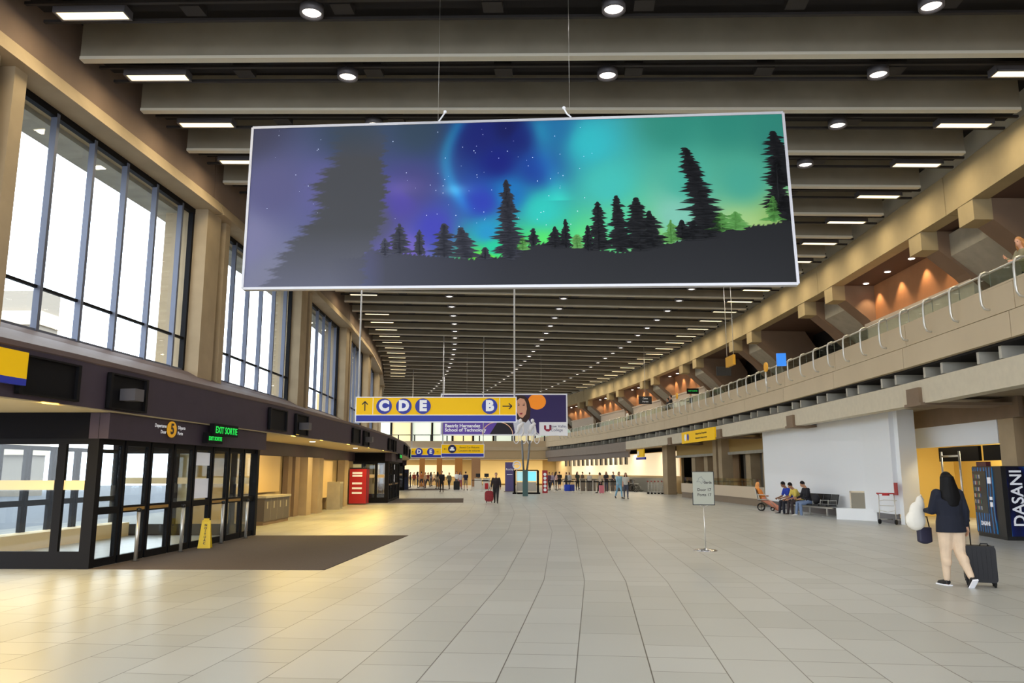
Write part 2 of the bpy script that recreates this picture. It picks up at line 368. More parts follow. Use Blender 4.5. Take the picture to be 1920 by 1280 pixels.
# ------------------------------------------------------------ glass vestibules
def vestibule(kk,lab,n8=True):
    t=thing('entrance_vestibule',lab,'entrance',W(kk,-9.05,0),0)
    O=t.location.copy()
    def _bd(mb,name,m,par): return wpart(mb,name,m,par,t)
    KW=3.05; lw=KW/8
    b=MB(); b.kbox(kk,kk+KW,-9.2,-8.84,2.30,2.77); _bd(b,'header',bulk,t)
    for q in (kk,kk+KW-0.05):
        b=MB(); b.kbox(q,q+0.05,-13.0,-9.02,2.30,2.77); _bd(b,'side_header',mat('black_cladding',(8,7,14),0.7,spec=0.15),t)
    for q in (kk,kk+KW-0.06):
        b=MB(); b.kbox(q,q+0.06,-9.2,-9.0,0,2.30); _bd(b,'corner_post',framed,t)
    for rr in (-9.1,-12.9):
        for i in range(8):
            a=kk+i*lw+0.012; c=a+lw-0.024; w=0.028
            leaf=MB(); leaf.kbox(a,a+w,rr-0.04,rr+0.04,0,2.30); leaf.kbox(c-w,c,rr-0.04,rr+0.04,0,2.30); leaf.kbox(a,c,rr-0.04,rr+0.04,2.20,2.30); leaf.kbox(a,c,rr-0.04,rr+0.04,0.93,1.06); leaf.kbox(a,c,rr-0.04,rr+0.04,0,0.14)
            lo=_bd(leaf,'door_leaf',framed,t)
            g=MB(); g.kbox(a+w,c-w,rr-0.005,rr+0.005,0.14,2.20); _bd(g,'glass',pane,lo)
            if i in (1,2,5,6) and rr>-10:
                g=MB(); g.kbox(a+w,c-w,rr+0.04,rr+0.045,0.96,1.02); _bd(g,'caution_strip',mat('gold_strip',(170,130,60),0.5),lo)
            if rr>-10 and i==4:
                g=MB(); g.kbox(a+w,c-w,rr+0.01,rr+0.015,1.85,2.15); g.kbox(a+w,c-w,rr+0.01,rr+0.015,1.10,1.55); _bd(g,'posted_notice',wht,lo)
    # side walls
    for ks in (kk+0.02,kk+KW-0.02):
        b=MB()
        for r0,r1 in ((-13.0,-12.85),(-9.75,-9.6),(-11.3,-11.2)): b.kbox(ks-0.015,ks+0.015,r0,r1,0,2.3)
        b.kbox(ks-0.015,ks+0.015,-13,-9.1,0,0.30); b.kbox(ks-0.015,ks+0.015,-13,-9.1,2.2,2.3)
        so=_bd(b,'side_frame',framed,t)
        g=MB(); g.kbox(ks-0.002,ks+0.002,-12.9,-9.15,0.3,2.2); _bd(g,'side_glass',pane,so)
        g=MB(); g.kbox(ks-0.006,ks-0.003,-12.85,-9.78,1.38,1.55); g.kbox(ks-0.006,ks-0.003,-9.6,-9.22,1.38,1.55); _bd(g,'safety_band',cream,so)
    b=MB(); b.kbox(kk+0.05,kk+KW-0.05,-12.9,-12.4,0.0,0.35); _bd(b,'radiator_bench',cream,t)
    return t
vestibule(0.0,'near dark-framed glass entrance vestibule with two sets of sliding doors under the bulkhead')
vestibule(12.02,'second dark-framed glass entrance vestibule beyond the red vending machine')
vestibule(24.0,'farthest dark-framed glass entrance vestibule at the bend of the hall')
# rear wall behind the vestibules where no doors are
for k0,k1 in ((-9.0,-5.0),): 
    b=MB(); b.kbox(k0,k1,-11.3,-10.95,0,2.8); S(b.build('wall_left_ground',beige))
for k in [1.0,2.2,5,7,9,11,13,14.2,17,19,21,25,26.5,-2,-4]:
    light('AREA','soffit_lamp_light',None,W(k,-9.6,2.74),P_WARM,(1.0,0.74,0.34),1.2,(0,0.12,0),sizey=0.4)
for k,e in ((-0.7,80),(-1.7,95),(-2.8,105),(-4.0,105),(3.9,75),(5.2,85),(6.8,90),(8.6,90),(10.4,90)):
    light('AREA','soffit_lamp_light',None,W(k,-8.95,2.73),e,(1.0,0.66,0.12),0.9,(0,-0.35,ANG(k,-9)),sizey=0.4)
for i,k in enumerate([-3.5,-1.8,5.6,8.6]):
    b=MB(); b.lathe([(0.0,-0.01),(0.09,-0.012),(0.11,0.01),(0.0,0.02)],16); o=b.build('soffit_lamp',lampm,loc=W(k,-9.4,2.77)); T(o,'small round soffit lamp under the bulkhead','ceiling light','soffit lamps under the dark bulkhead')
# entrance sign + exit leds, guard posts, mats
RT=lambda k,r:(PI/2,0,ANG(k,r)+PI/2)
t=kthing('door_number_sign','round yellow door number five sign with white words on the vestibule header','sign',0.88,-8.825,2.58)
b=MB(); b.rings([[(x,0.19*math.cos(2*PI*i/24),0.17*math.sin(2*PI*i/24)) for i in range(24)] for x in (0,0.02)],0,False); b.build('number_disc',mat('amber',(240,176,40),0.5,emit=0.2),t)
text('5',0.30,txtd,t,(0.025,0,0),(PI/2,0,PI/2),'number',0.01)
for y,s_,al in ((-0.24,'Departures',0.075),(0.24,'Départs',0.075)):
    text(s_,0.10,wht,t,(0.02,y,0.05),(PI/2,0,PI/2),'lettering',0.002,align='RIGHT' if y<0 else 'LEFT')
text('Door',0.10,wht,t,(0.02,-0.24,-0.07),(PI/2,0,PI/2),'lettering',0.002,align='RIGHT'); text('Porte',0.10,wht,t,(0.02,0.24,-0.07),(PI/2,0,PI/2),'lettering',0.002,align='LEFT')
def led(k,r,z,w,h,s_,lab,size):
    t=kthing('exit_sign',lab,'exit sign',k,r,z)
    b=MB(); b.box(-0.085,0.03,-w/2,w/2,-h/2,h/2+0.03); b.build('sign_case',bulkd,t)
    text(s_,size,greenled,t,(0.035,0,0),(PI/2,0,PI/2),'led_text',0.004)
led(1.80,-8.68,2.66,1.35,0.24,'EXIT SORTIE','long green lit EXIT SORTIE sign over the near entrance',0.22)
led(1.62,-8.74,2.46,0.80,0.22,'EXIT SORTIE','short green lit exit sign just below the long one at the near entrance',0.125)
led(13.5,-8.68,2.62,1.6,0.28,'EXIT SORTIE','green lit exit sign over the second entrance',0.25)
led(19.0,-8.68,2.95,1.6,0.28,'EXIT SORTIE','green lit exit sign hanging beyond the second entrance',0.25)
for k,lb in ((0.50,'beside the first door leaves'),(1.21,'between the two door sets'),(2.02,'in front of the second door set'),(2.62,'at the last door leaf')):
    t=kthing('guard_post','slim steel guard post with black cap '+lb,'post',k,-8.86,0)
    b=MB(); b.tube([(0,0,0),(0,0,0.95)],0.035,12); b.build('post_tube',steel,t); b=MB(); b.lathe([(0.045,0.94),(0.045,1.0),(0.0,1.02)],12); b.lathe([(0.07,0),(0.07,0.015),(0.03,0.02)],12); b.build('post_cap',blackp,t)
matm=mat('entrance_mat_pile',(82,70,62),0.95,var=0.15,scale=40)
for k0,k1,lab in ((0.0,2.96,'near brown entrance mat laid flush in front of the glass vestibule'),(12.02,14.86,'distant brown entrance mat in front of the second vestibule'),(24.0,26.9,'farthest brown entrance mat near the waiting crowd')):
    b=MB(); b.kbox(k0,k1,-9.0,-4.8,0.001,0.008); T(b.build('entrance_mat',matm),lab,'mat')
# wet floor sign
t=kthing('wet_floor_sign','yellow folding wet floor caution board beside the second door set','sign',1.55,-8.72,0,turn=-1.35)
ym=mat('caution_yellow',(226,190,20),0.5)
for s_ in (-1,1):
    b=MB(); lean=0.10
    b.hexa([(s_*lean+0.01,-0.14,0),(s_*lean-0.01,-0.14,0),(s_*lean-0.01,0.14,0),(s_*lean+0.01,0.14,0),(0.01,-0.09,0.62),(-0.01,-0.09,0.62),(-0.01,0.09,0.62),(0.01,0.09,0.62)]); b.build('board',ym,t)
b=MB(); b.box(-0.02,0.02,-0.06,0.06,0.60,0.66); b.build('handle',ym,t)
for i,c in enumerate('CAUTION'): text(c,0.07,txtd,t,(0.105-0.012*i*0.9,0,0.12+0.065*i),(PI/2-0.16,0,PI/2),'lettering',0.002)
# ------------------------------------------------------------ right side: upper beam, stubs, brackets, mezzanine
beam_r=mat('warm_beam_concrete',(176,158,122),0.85,var=0.07,scale=1.2,bump=0.04)
arm_m=mat('bracket_concrete',(136,112,92),0.85,var=0.06,scale=1.2)
cuts=[K0]+[j-0.02 for j in JOINTS[1:]]+[K1]
for a,c in zip(cuts[:-1],cuts[1:]):
    b=MB(); b.kbox(a+0.008,c-0.008,11.44,11.95,9.57,10.82); S(b.build('beam_right',beam_r))
b=MB(); b.kbox(K0,K1,11.6,11.9,10.80,11.62); S(b.build('wall_right_clerestory',mat('clerestory_concrete',(214,208,192),0.8)))
for i,j in enumerate(JOINTS):
    for a,c in ((j-0.58,j-0.27),(j+0.60,j+0.91)):
        b=MB()
        b.kbox(a,c,11.44,12.0,8.95,9.60,1)
        b.sweep([(12.0,8.95),(12.0,9.60),(14.6,9.60),(15.2,8.7),(15.2,4.95),(14.2,4.95),(14.2,6.8),(12.9,8.2)],a,c)
        S(b.build('column_right_bracket',[arm_m,beam_r]))
    b=MB(); b.sweep([(12.4,8.75),(12.4,9.5),(14.7,9.5),(14.2,7.3)],j-0.27,j+0.60); S(b.build('wall_right_web',conc_g))
    pink=(i%6) in (1,2,5,0) if True else False
b=MB(); b.kbox(K0,K1,11.9,16.5,9.60,9.75); S(b.build('ceiling_mezzanine',mat('mezz_soffit',(96,72,62),0.8)))
pinkw=mat('terracotta_wall',(178,128,88),0.8,var=0.05)
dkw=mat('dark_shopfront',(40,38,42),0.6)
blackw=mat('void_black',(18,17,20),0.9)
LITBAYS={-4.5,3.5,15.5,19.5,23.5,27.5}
for j in JOINTS:
    lit=j in LITBAYS
    a,c=j+0.95,j+3.45
    b=MB()
    if lit:
        b.kbox(a-0.3,c+0.3,13.3,13.5,8.0,9.6); S(b.build('wall_right_upper',pinkw))
        b=MB(); b.kbox(a-0.3,c+0.2,13.15,13.5,4.9,7.95); b.kbox(a-0.3,c+0.2,13.05,13.2,7.90,8.02); S(b.build('wall_right_shopfront',mat('pale_shopfront',(214,200,184),0.7)))
        for q in range(4):
            k=a+0.15+q*0.72
            bb=MB(); bb.lathe([(0,0),(0.10,0),(0.12,0.02),(0,0.03)],14); T(bb.build('soffit_downlight',lampm,loc=W(k,12.75,9.57)),'small round downlight under the mezzanine soffit washing the terracotta wall','ceiling light','mezzanine soffit downlights over the terracotta walls')
            light('SPOT','wall_wash_light',None,W(k,12.97,9.53),150,(1.0,0.66,0.36),0.03,(0,0,0),84)
    else:
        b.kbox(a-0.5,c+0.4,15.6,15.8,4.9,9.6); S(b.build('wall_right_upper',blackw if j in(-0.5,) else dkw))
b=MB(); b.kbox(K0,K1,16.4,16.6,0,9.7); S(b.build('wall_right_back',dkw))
b=MB(); b.kbox(K0,K1,9.76,16.4,5.15,5.35); S(b.build('floor_mezzanine',mat('mezz_floor',(150,142,130),0.6)))
b=MB(); b.kbox(K0,K1,9.62,9.72,5.35,5.97); b.kbox(K0,K1,9.60,9.74,5.97,6.02); S(b.build('parapet_right_wall',conc_l))
cuts=[K0]+[-4.95+2.05*n for n in range(19)]
for a,c in zip(cuts[:-1],cuts[1:]):
    b=MB(); b.kbox(a+0.005,c-0.005,9.55,9.72,5.34,5.965); S(b.build('parapet_upper_panel_wall',conc_l))
    b=MB(); b.kbox(a+0.105,c+0.095,9.55,9.75,4.72,5.325); S(b.build('parapet_lower_panel_wall',conc_l))
# joists
for n in range(-6,38):
    for dk in (0.0,0.37):
        k=0.56+1.06*n+dk
        if k<K0 or k>31.5: continue
        b=MB(); b.kbox(k,k+0.045,9.78,13.8,4.36,4.74); S(b.build('ceiling_joist',mat('joist_concrete',(206,202,190),0.8,var=0.05)))
b=MB(); b.kbox(K0,K1,9.74,16.0,4.66,4.72); S(b.build('ceiling_under_mezzanine',dark))
b=MB(); b.kbox(K0,K1,11.2,11.3,4.25,4.66); S(b.build('wall_right_duct_void',dark))
b=MB(); b.kbox(K0,19.8,9.53,9.95,3.60,4.26); S(b.build('beam_right_lower',mat('pitted_concrete',(208,198,176),0.85,var=0.045,scale=5,bump=0.15)))
b=MB(); b.kbox(19.8,K1,9.53,9.95,3.45,4.26); S(b.build('beam_right_lower',mat('grey_fascia',(140,128,118),0.8,var=0.04)))
for j in JOINTS[:7]:
    b=MB(); b.kbox(j-0.55,j-0.27,9.40,9.54,3.62,4.05); b.kbox(j-0.60,j-0.22,9.38,13.5,3.54,3.62); S(b.build('beam_right_cross',conc_d))
b=MB(); b.kbox(K0,K1,9.95,16.0,3.78,3.85); S(b.build('ceiling_right_low',mat('low_soffit',(150,136,116),0.8)))
# balcony rail: continuous pipe + bent hoops + glass
hoop_k=[1.04+0.54*n-3*2.16 for n in range(64)]
b=MB(); pts=[W(k,9.62,6.41) for k in np.arange(-5.4,K1-1.0,0.5)]; b.tube(pts,0.028,8); rail=b.build('balcony_rail',steel); T(rail,'long curved steel handrail along the mezzanine parapet','railing')
b=MB(); b.kbox(-5.4,K1-1,9.64,9.65,6.03,6.36); T(b.build('balcony_glass',glass('rail_glass',(0.80,0.87,0.84),0.02)),'strip of greenish glass panels under the curved mezzanine handrail','glass panel')
hp=[(9.64,6.40),(9.52,6.41),(9.42,6.37),(9.37,6.28),(9.36,6.15),(9.36,5.75),(9.37,5.62),(9.42,5.53),(9.50,5.50),(9.56,5.50)]
proto=None
for i,k in enumerate(hoop_k):
    if k>K1-1.5: break
    o0=W(k,9.55,0); ang=ANG(k,9.55)
    if proto is None:
        b=MB(); b.tube([(r-9.55,0,z) for r,z in hp],0.031,8); b.bar((0.07,0.0,6.02),(0.07,0,6.4),0.015,0.015); o=proto=b.build('rail_hoop',steel)
    else: o=proto.copy(); col.objects.link(o)
    o.location=o0; o.rotation_euler=(0,0,ang); T(o,'bent steel hoop bracket carrying the curved mezzanine handrail','railing bracket','steel hoops of the mezzanine rail')
# ------------------------------------------------------------ right side ground level
# columns behind the vending machine (joint at 3.5) and others
for j in JOINTS[1:7]:
    for a,c,r0 in ((j-0.55,j-0.27,12.0),(j+0.45,j+0.75,12.0)):
        if 5<j<9: continue
        if j==3.5 and a>j: continue
        b=MB(); b.kbox(a,c,r0,r0+0.9,0,3.80); S(b.build('column_right_ground',conc))
for a,c,r0 in ((2.45,2.72,12.0),):
    b=MB(); b.kbox(a,c,r0,r0+0.9,0,3.80); S(b.build('column_right_ground',conc))
def wallpoly(pts,z0,z1,th,name,m,cx=None):
    b=MB()
    for p,q in zip(pts[:-1],pts[1:]):
        p=Vector((p[0],p[1],0));q=Vector((q[0],q[1],0)); d=(q-p).normalized(); n=Vector((d.y,-d.x,0))*th
        b.hexa([p+Vector((0,0,z0)),q+Vector((0,0,z0)),q+n+Vector((0,0,z0)),p+n+Vector((0,0,z0)),p+Vector((0,0,z1)),q+Vector((0,0,z1)),q+n+Vector((0,0,z1)),p+n+Vector((0,0,z1))])
    return b.build(name,m)
A=onfloor(1442,950);B_=onfloor(1636,975);C_=onfloor(1690,983);D_=W(4.7,11.35)
h1=wallpoly([A.xy,B_.xy],0.32,3.78,0.15,'hoarding_white_wall',white); S(h1)
h1=wallpoly([B_.xy,C_.xy],0.32,3.78,0.15,'hoarding_white_wall',white); S(h1)
h1=wallpoly([C_.xy,D_.xy],0.0,3.78,0.15,'hoarding_white_wall',whiteb); S(h1)
h1=wallpoly([W(9.45,13.0).xy,A.xy],0.0,3.78,0.12,'hoarding_white_wall',white); S(h1)
E1=onfloor(1569,966)
kick=mat('kick_plate',(108,106,110),0.4,0.3)
h1=wallpoly([A.xy+Vector((-0.02,0)),B_.xy+Vector((-0.02,0)),C_.xy+Vector((-0.02,0))],0,0.34,0.05,'baseboard_right',kick); S(h1)
# low white plinth box projecting from hoarding
p1=onfloor(1569,973); p2=onfloor(1646,977)
d=(p2-p1).normalized(); n=Vector((-d.y,d.x,0)); n=n if n.x>0 else -n
b=MB(); q=[p1,p2,p2+n*0.5,p1+n*0.5]; b.hexa([v for v in q]+[v+Vector((0,0,0.40)) for v in q]); T(b.build('white_plinth',whiteb),'low glossy white boxed plinth projecting from the foot of the white hoarding','plinth')
t=thing('drinking_fountain','recessed grey-framed niche panel in the white hoarding above the low plinth','niche',(p1+p2)/2+n*0.35+Vector((0,0,0.40)),math.atan2(d.y,d.x)-PI/2)
b=MB(); b.box(-0.12,-0.05,-0.45,-0.38,-0.12,0.62); b.box(-0.12,-0.05,0.36,0.43,-0.12,0.62); b.box(-0.12,-0.05,-0.45,0.43,0.55,0.62); b.build('frame',steel,t)
b=MB(); b.box(-0.07,-0.05,-0.40,0.40,-0.1,0.56); b.build('back_panel',greyc,t)
# mustard interior
b=MB(); b.kbox(2.0,8.0,15.2,15.4,0,3.8); S(b.build('wall_right_mustard',yelw))
b=MB(); b.kbox(6.3,6.4,11.4,15.3,0,3.8); S(b.build('wall_right_mustard',yelw))
b=MB(); b.kbox(3.25,5.4,12.0,12.15,2.52,3.2); S(b.build('wall_right_white_fascia',white))
b=MB(); b.kbox(2.8,5.4,11.95,12.10,3.2,3.78); S(b.build('wall_right_lintel',conc_d))
b=MB(); b.kbox(4.05,4.95,12.6,12.7,2.05,2.52); b.kbox(3.45,3.95,12.6,12.7,2.05,2.52); T(b.build('menu_screen',bulkd),'pair of dark blank menu screens hanging in the mustard-walled shop','screen')
light('AREA','shop_light',None,W(4.6,13.8,3.6),210,(1.0,0.86,0.56),1.5,(0,0,0),sizey=3)
t=kthing('shop_counter','dark shop counter with a beige top inside the mustard-walled opening','counter',3.4,14.2,0)
b=MB(); b.box(-0.4,0.4,-2.2,1.6,0,1.0); b.build('counter_body',dkw,t); b=MB(); b.box(-0.45,0.45,-2.25,1.65,1.0,1.08); b.build('counter_top',beige,t); b=MB(); b.box(-0.1,0.3,-1.5,0.9,1.08,1.3); b.build('display_tray',greyc,t)
t=kthing('metal_gate_frame','tall thin steel gate frame standing at the mustard shop opening','gate',4.2,11.9,0)
b=MB()
for y in (-0.55,0.55): b.tube([(0,y,0),(0,y,2.35)],0.035)
b.tube([(0,-0.55,2.2),(0,0.55,2.2)],0.03); b.build('frame',steel,t)
t=kthing('notice_stand','red printed notice board on a grey post at the mustard shop opening','sign',3.9,11.3,0)
b=MB(); b.box(-0.02,0.02,-0.22,0.22,0.85,1.45); b.build('notice_board',mat('notice_pink',(206,40,84),0.5),t); b=MB(); b.box(-0.03,0.0,-0.06,0.06,0,0.9); b.box(-0.2,0.2,-0.2,0.2,0,0.02); b.build('post',greyc,t)
b=MB(); b.box(-0.024,-0.02,-0.15,0.15,1.25,1.38); b.box(-0.024,-0.02,-0.14,0.14,1.1,1.14); b.box(-0.024,-0.02,-0.14,0.14,0.98,1.02); b.build('printed_lines',wht,t)
t=kthing('wall_notice','small red fire notice panel on the end of the white hoarding','sign',4.55,10.75,0.0)
b=MB(); b.box(-0.30,-0.27,-0.18,0.18,0.95,1.35); b.build('notice',mat('notice_red',(170,60,60),0.5),t)
# luggage carts
def cart(loc,rz,label,group=None):
    t=thing('luggage_cart',label,'luggage cart',loc,rz,group)
    b=MB(); b.tube([(-0.28,0.42,0.09),(-0.26,0.40,0.95)],0.016); b.tube([(0.28,0.42,0.09),(0.26,0.40,0.95)],0.016); b.tube([(-0.27,0.40,0.6),(0.27,0.40,0.6)],0.012); b.tube([(-0.28,0.42,0.16),(-0.12,-0.40,0.12),(0.12,-0.40,0.12),(0.28,0.42,0.16)],0.016)
    b.tube([(-0.27,0.41,0.45),(0,0.39,0.40),(0.27,0.41,0.45)],0.010); b.tube([(-0.26,0.42,0.75),(-0.22,0.18,0.78),(0.22,0.18,0.78),(0.26,0.42,0.75)],0.010)
    b.build('cart_frame',steel,t)
    b=MB(); b.tube([(-0.30,0.46,1.0),(0.30,0.46,1.0)],0.022); b.box(-0.10,0.10,0.38,0.48,0.93,1.0); b.tube([(-0.26,0.41,0.95),(-0.29,0.46,1.0)],0.016); b.tube([(0.26,0.41,0.95),(0.29,0.46,1.0)],0.016); b.build('handle',redm,t)
    for x,y in ((-0.28,0.42),(0.28,0.42),(0.0,-0.40)):
        b=MB(); b.rings([[(x+dx,y+0.08*math.cos(2*PI*i/14),0.085+0.08*math.sin(2*PI*i/14)) for i in range(14)] for dx in (-0.02,0.02)]); b.build('wheel',rubber,t)
    return t
CART=cart(onfloor(1678,982),2.2,'single luggage cart with red handle standing by the white hoarding corner')
for i in range(6):
    p=onfloor(1226+i*6.5,926); dup(CART,p,1.3,'silver luggage cart with red handle nested in the row by the grey counter wall','row of nested luggage carts')
# vending machine with blue side
def dasani():
    a=onfloor(1833,1003); c=onfloor(1888,1013); dd=(c-a).normalized(); nrm=Vector((dd.y,-dd.x,0)); nrm=nrm if nrm.x>0 else -nrm
    rz=math.atan2(-dd.x,dd.y)+PI  # local -x = front normal
    L=(c-a).length
    t=thing('vending_machine','blue water vending machine with wave artwork at the right edge of the hall','vending machine',a,math.atan2(dd.y,dd.x))
    # local x along front from a(far) to c(near), local y: into body
    s=1 if (Matrix.Rotation(math.atan2(dd.y,dd.x),3,'Z')@Vector((0,1,0))).dot(nrm)>0 else -1
    def Y(v): return v*s
    Dp=0.85; Ht=1.85
    b=MB(); b.box(0,L,min(Y(0.02),Y(Dp)),max(Y(0.02),Y(Dp)),0.08,Ht); b.build('cabinet',mat('vend_black',(14,14,18),0.35),t)
    b=MB(); b.box(0.02,L-0.02,min(Y(0.03),Y(Dp-0.03)),max(Y(0.03),Y(Dp-0.03)),0.0,0.10); b.build('base',blackp,t)
    wave=bpy.data.materials.new('wave_artwork'); wave.use_nodes=True; n=wave.node_tree; bs=n.nodes['Principled BSDF']
    tc=n.nodes.new('ShaderNodeTexCoord'); mp=n.nodes.new('ShaderNodeMapping'); mp.inputs['Scale'].default_value=(1.5,1.5,0.6); wv=n.nodes.new('ShaderNodeTexWave'); wv.inputs['Scale'].default_value=1.3; wv.inputs['Distortion'].default_value=5; wv.inputs['Detail'].default_value=1.5
    rp=n.nodes.new('ShaderNodeValToRGB'); e=rp.color_ramp.elements; e[0].color=s2l((6,10,40))+(1,); e[0].position=0.15; e[1].color=s2l((20,120,180))+(1,); e.new(0.6).color=s2l((14,36,110))+(1,)
    n.links.new(tc.outputs['Object'],mp.inputs[0]); n.links.new(mp.outputs[0],wv.inputs[0]); n.links.new(wv.outputs[0],rp.inputs[0]); n.links.new(rp.outputs[0],bs.inputs['Base Color']); bs.inputs['Roughness'].default_value=0.25
    fy0,fy1=sorted((Y(0.0),Y(0.02)))
    b=MB(); b.box(0.02,L*0.72,fy0,fy1,0.12,1.82); b.build('front_panel',wave,t)
    b=MB(); y0,y1=sorted((Y(-0.012),Y(0.0))); b.box(0.08,L*0.50,y0,y1,0.62,1.72); b.build('display_window',mat('window_dark',(34,38,40),0.15),t)
    cols_=[(150,60,50),(60,110,90),(180,160,120),(70,90,140),(190,190,180)]
    b=MB()
    for r_ in range(6):
        for c_ in range(5):
            b.box(0.11+c_*0.085,0.16+c_*0.085,min(Y(-0.02),Y(-0.012)),max(Y(-0.02),Y(-0.012)),0.70+r_*0.165,0.80+r_*0.165,(r_*2+c_)%5)
    b.build('bottle_display',[mat('bottle_%d'%i,c,0.3) for i,c in enumerate(cols_)],t)
    b=MB(); b.box(L*0.55,L*0.66,y0,y1,1.40,1.56); b.box(L*0.58,L*0.66,y0,y1,0.98,1.06); b.box(L*0.58,L*0.66,y0,y1,0.80,0.92); b.build('control_panel',wht,t)
    b=MB(); b.box(L*0.2,L*0.55,min(Y(0.0),Y(0.12)),max(Y(0.0),Y(0.12)),1.85,1.97); b.build('card_display',mat('display_maroon',(80,16,24),0.4),t)
    text('DASANI',0.15,wht,t,(L*0.36,Y(-0.014),0.35),(PI/2,0,0 if s>0 else PI),'lettering',0.004)
    # near side panel artwork (end at x=L)
    b=MB(); b.box(L,L+0.012,*sorted((Y(0.14),Y(Dp))),0.1,1.83); b.build('side_panel',wave,t)
    o=text('DASANI',0.40,wht,t,(L+0.016,Y(0.36),1.05),(0,0,0),'side_lettering',0.006,sx=1.0)
    o.rotation_euler=Matrix(((0,0,1),(0,-1,0),(1,0,0))).transposed().to_euler() if False else Matrix([[0,0,1],[-s*0-1*0,-1.0*s,0],[1,0,0]]).to_euler()
    M=Matrix([[0,0,1],[0,-1,0],[1,0,0]]) if s>0 else Matrix([[0,0,1],[0,-1,0],[1,0,0]])
    o.rotation_euler=M.to_euler()
dasani()
# low wall with glass balustrade and dark shutter bay, lintels
b=MB(); b.kbox(9.5,15.0,10.10,10.35,0.36,0.95); S(b.build('wall_right_low',mat('low_wall_stone',(206,190,166),0.6)))
b=MB(); b.kbox(9.5,15.0,10.14,10.35,0,0.36); S(b.build('baseboard_right',mat('low_base',(132,116,98),0.6)))
b=MB(); b.kbox(9.6,14.9,10.2,10.22,0.95,1.35); T(b.build('glass_balustrade',glass('rail_glass2',(0.80,0.86,0.84))),'clear glass balustrade on the low stone wall beside the seated travellers','glass panel')
lint=mat('ochre_lintel',(176,146,88),0.8)
for (a,c) in ((9.45,13.0),(13.6,17.2)):
    b=MB(); b.kbox(a,c,11.7,11.9,2.92,3.78); S(b.build('wall_right_lintel',lint))
    b=MB(); b.kbox(a,c,11.6,11.75,2.75,2.92); S(b.build('trim_3',conc_g))
    for q in range(4):
        k=a+0.4+q*(c-a-0.5)/3.3
        light('SPOT','lintel_wash',None,W(k,11.35,3.72),16,(1.0,0.78,0.36),0.04,(0,0.35,ANG(k,12)),80)
b=MB(); b.kbox(9.5,13.0,12.6,12.7,0,3.3); S(b.build('wall_right_shutter',mat('roller_shutter',(112,106,98),0.6)))
b=MB(); b.kbox(13.6,17.2,12.9,13.0,0,3.3); S(b.build('wall_right_recess',mat('brown_recess',(158,124,84),0.7)))
for a,c,r0,m in ((13.0,13.25,11.2,conc),(13.4,13.65,11.2,conc),(9.42,9.6,11.1,conc_l),(9.62,9.8,11.2,conc_d),(17.3,17.75,11.0,conc)):
    b=MB(); b.kbox(a,c,r0,r0+0.7,0,3.78); S(b.build('column_right_ground',m))
T(panel(9.36,9.42,11.05,1.9,2.9,yel,'banner_sign').__class__ and [o for o in bpy.data.objects if o.name.startswith('banner_sign')][0],'small vertical yellow banner sign on the column beside the white hoarding','sign')
# check-in wall
b=MB(); b.kbox(17.8,33,12.6,12.8,0,3.4); S(b.build('wall_right_checkin',beige))
cw=mat('glowing_counter_wall',(255,232,190),0.6,emit=0.75)
b=MB(); b.kbox(17.9,30.5,12.45,12.55,1.38,3.35); T(b.build('backlit_wall_panel',cw),'long cream backlit wall panel behind the check-in counters','wall panel')
b=MB(); b.kbox(17.9,22.0,11.6,11.8,0,1.22); S(b.build('wall_right_counter_front',greyc))
b=MB(); b.kbox(19.8,31,9.75,9.9,2.95,3.45); S(b.build('beam_right_canopy',mat('canopy_grey',(128,116,110),0.7)))
for i in range(14):
    k=20.2+i*0.62
    t=kthing('flight_screen','dark overhead flight screen hung in the row under the check-in canopy','screen',k,9.85,2.45,'row of screens under the check-in canopy',turn=-0.5)
    b=MB(); b.box(-0.05,0.05,-0.42,0.42,-0.12,0.50); b.build('screen',blackp,t); b=MB(); b.tube([(0,0,0.5),(0,0,0.56)],0.02); b.build('hanger',steel,t)
# yellow signs on the right
def wsign(name,label,k,r,z,w,h,parts,turn=0,lines=None):
    t=kthing(name,label,'sign',k,r,z,turn=turn)
    b=MB(); b.box(-0.05,0.05,-w/2,w/2,0,h); b.build('sign_face',yel,t)
    for y,rad,m in parts:
        b=MB(); b.rings([[(x,y+rad*math.cos(2*PI*i/20),h*0.5+rad*math.sin(2*PI*i/20)) for i in range(20)] for x in (-0.062,-0.05)],0,False); b.build('pictogram_disc',m,t)
    if lines:
        for i,(s_,zz) in enumerate(lines): text(s_,h*0.22,txtd,t,(-0.056,lines and -w*0.12,h*zz),(PI/2,0,-PI/2),'lettering',0.001)
    return t
wsign('hanging_sign','long yellow wayfinding sign fixed on the lower concrete beam',12.7,9.47,3.52,7.0,0.72,((2.6,0.22,wht),(2.0,0.22,blu)),lines=(('Parking and Ground Transportation',0.68),('Stationnement et transport terrestre',0.32)))
t=wsign('hanging_sign','small yellow sign with a blue lower band above the check-in wall end',18.6,9.9,2.9,1.9,0.62,((0.6,0.2,wht),))
b=MB(); b.tube([(0,-0.8,0.6),(0,-0.8,0.9)],0.02); b.tube([(0,0.8,0.6),(0,0.8,0.9)],0.02); b.build('hanger',steel,t)
b=MB(); b.box(-0.06,0.06,-1.3,1.3,-0.22,-0.02); b.build('blue_band',blu,t)
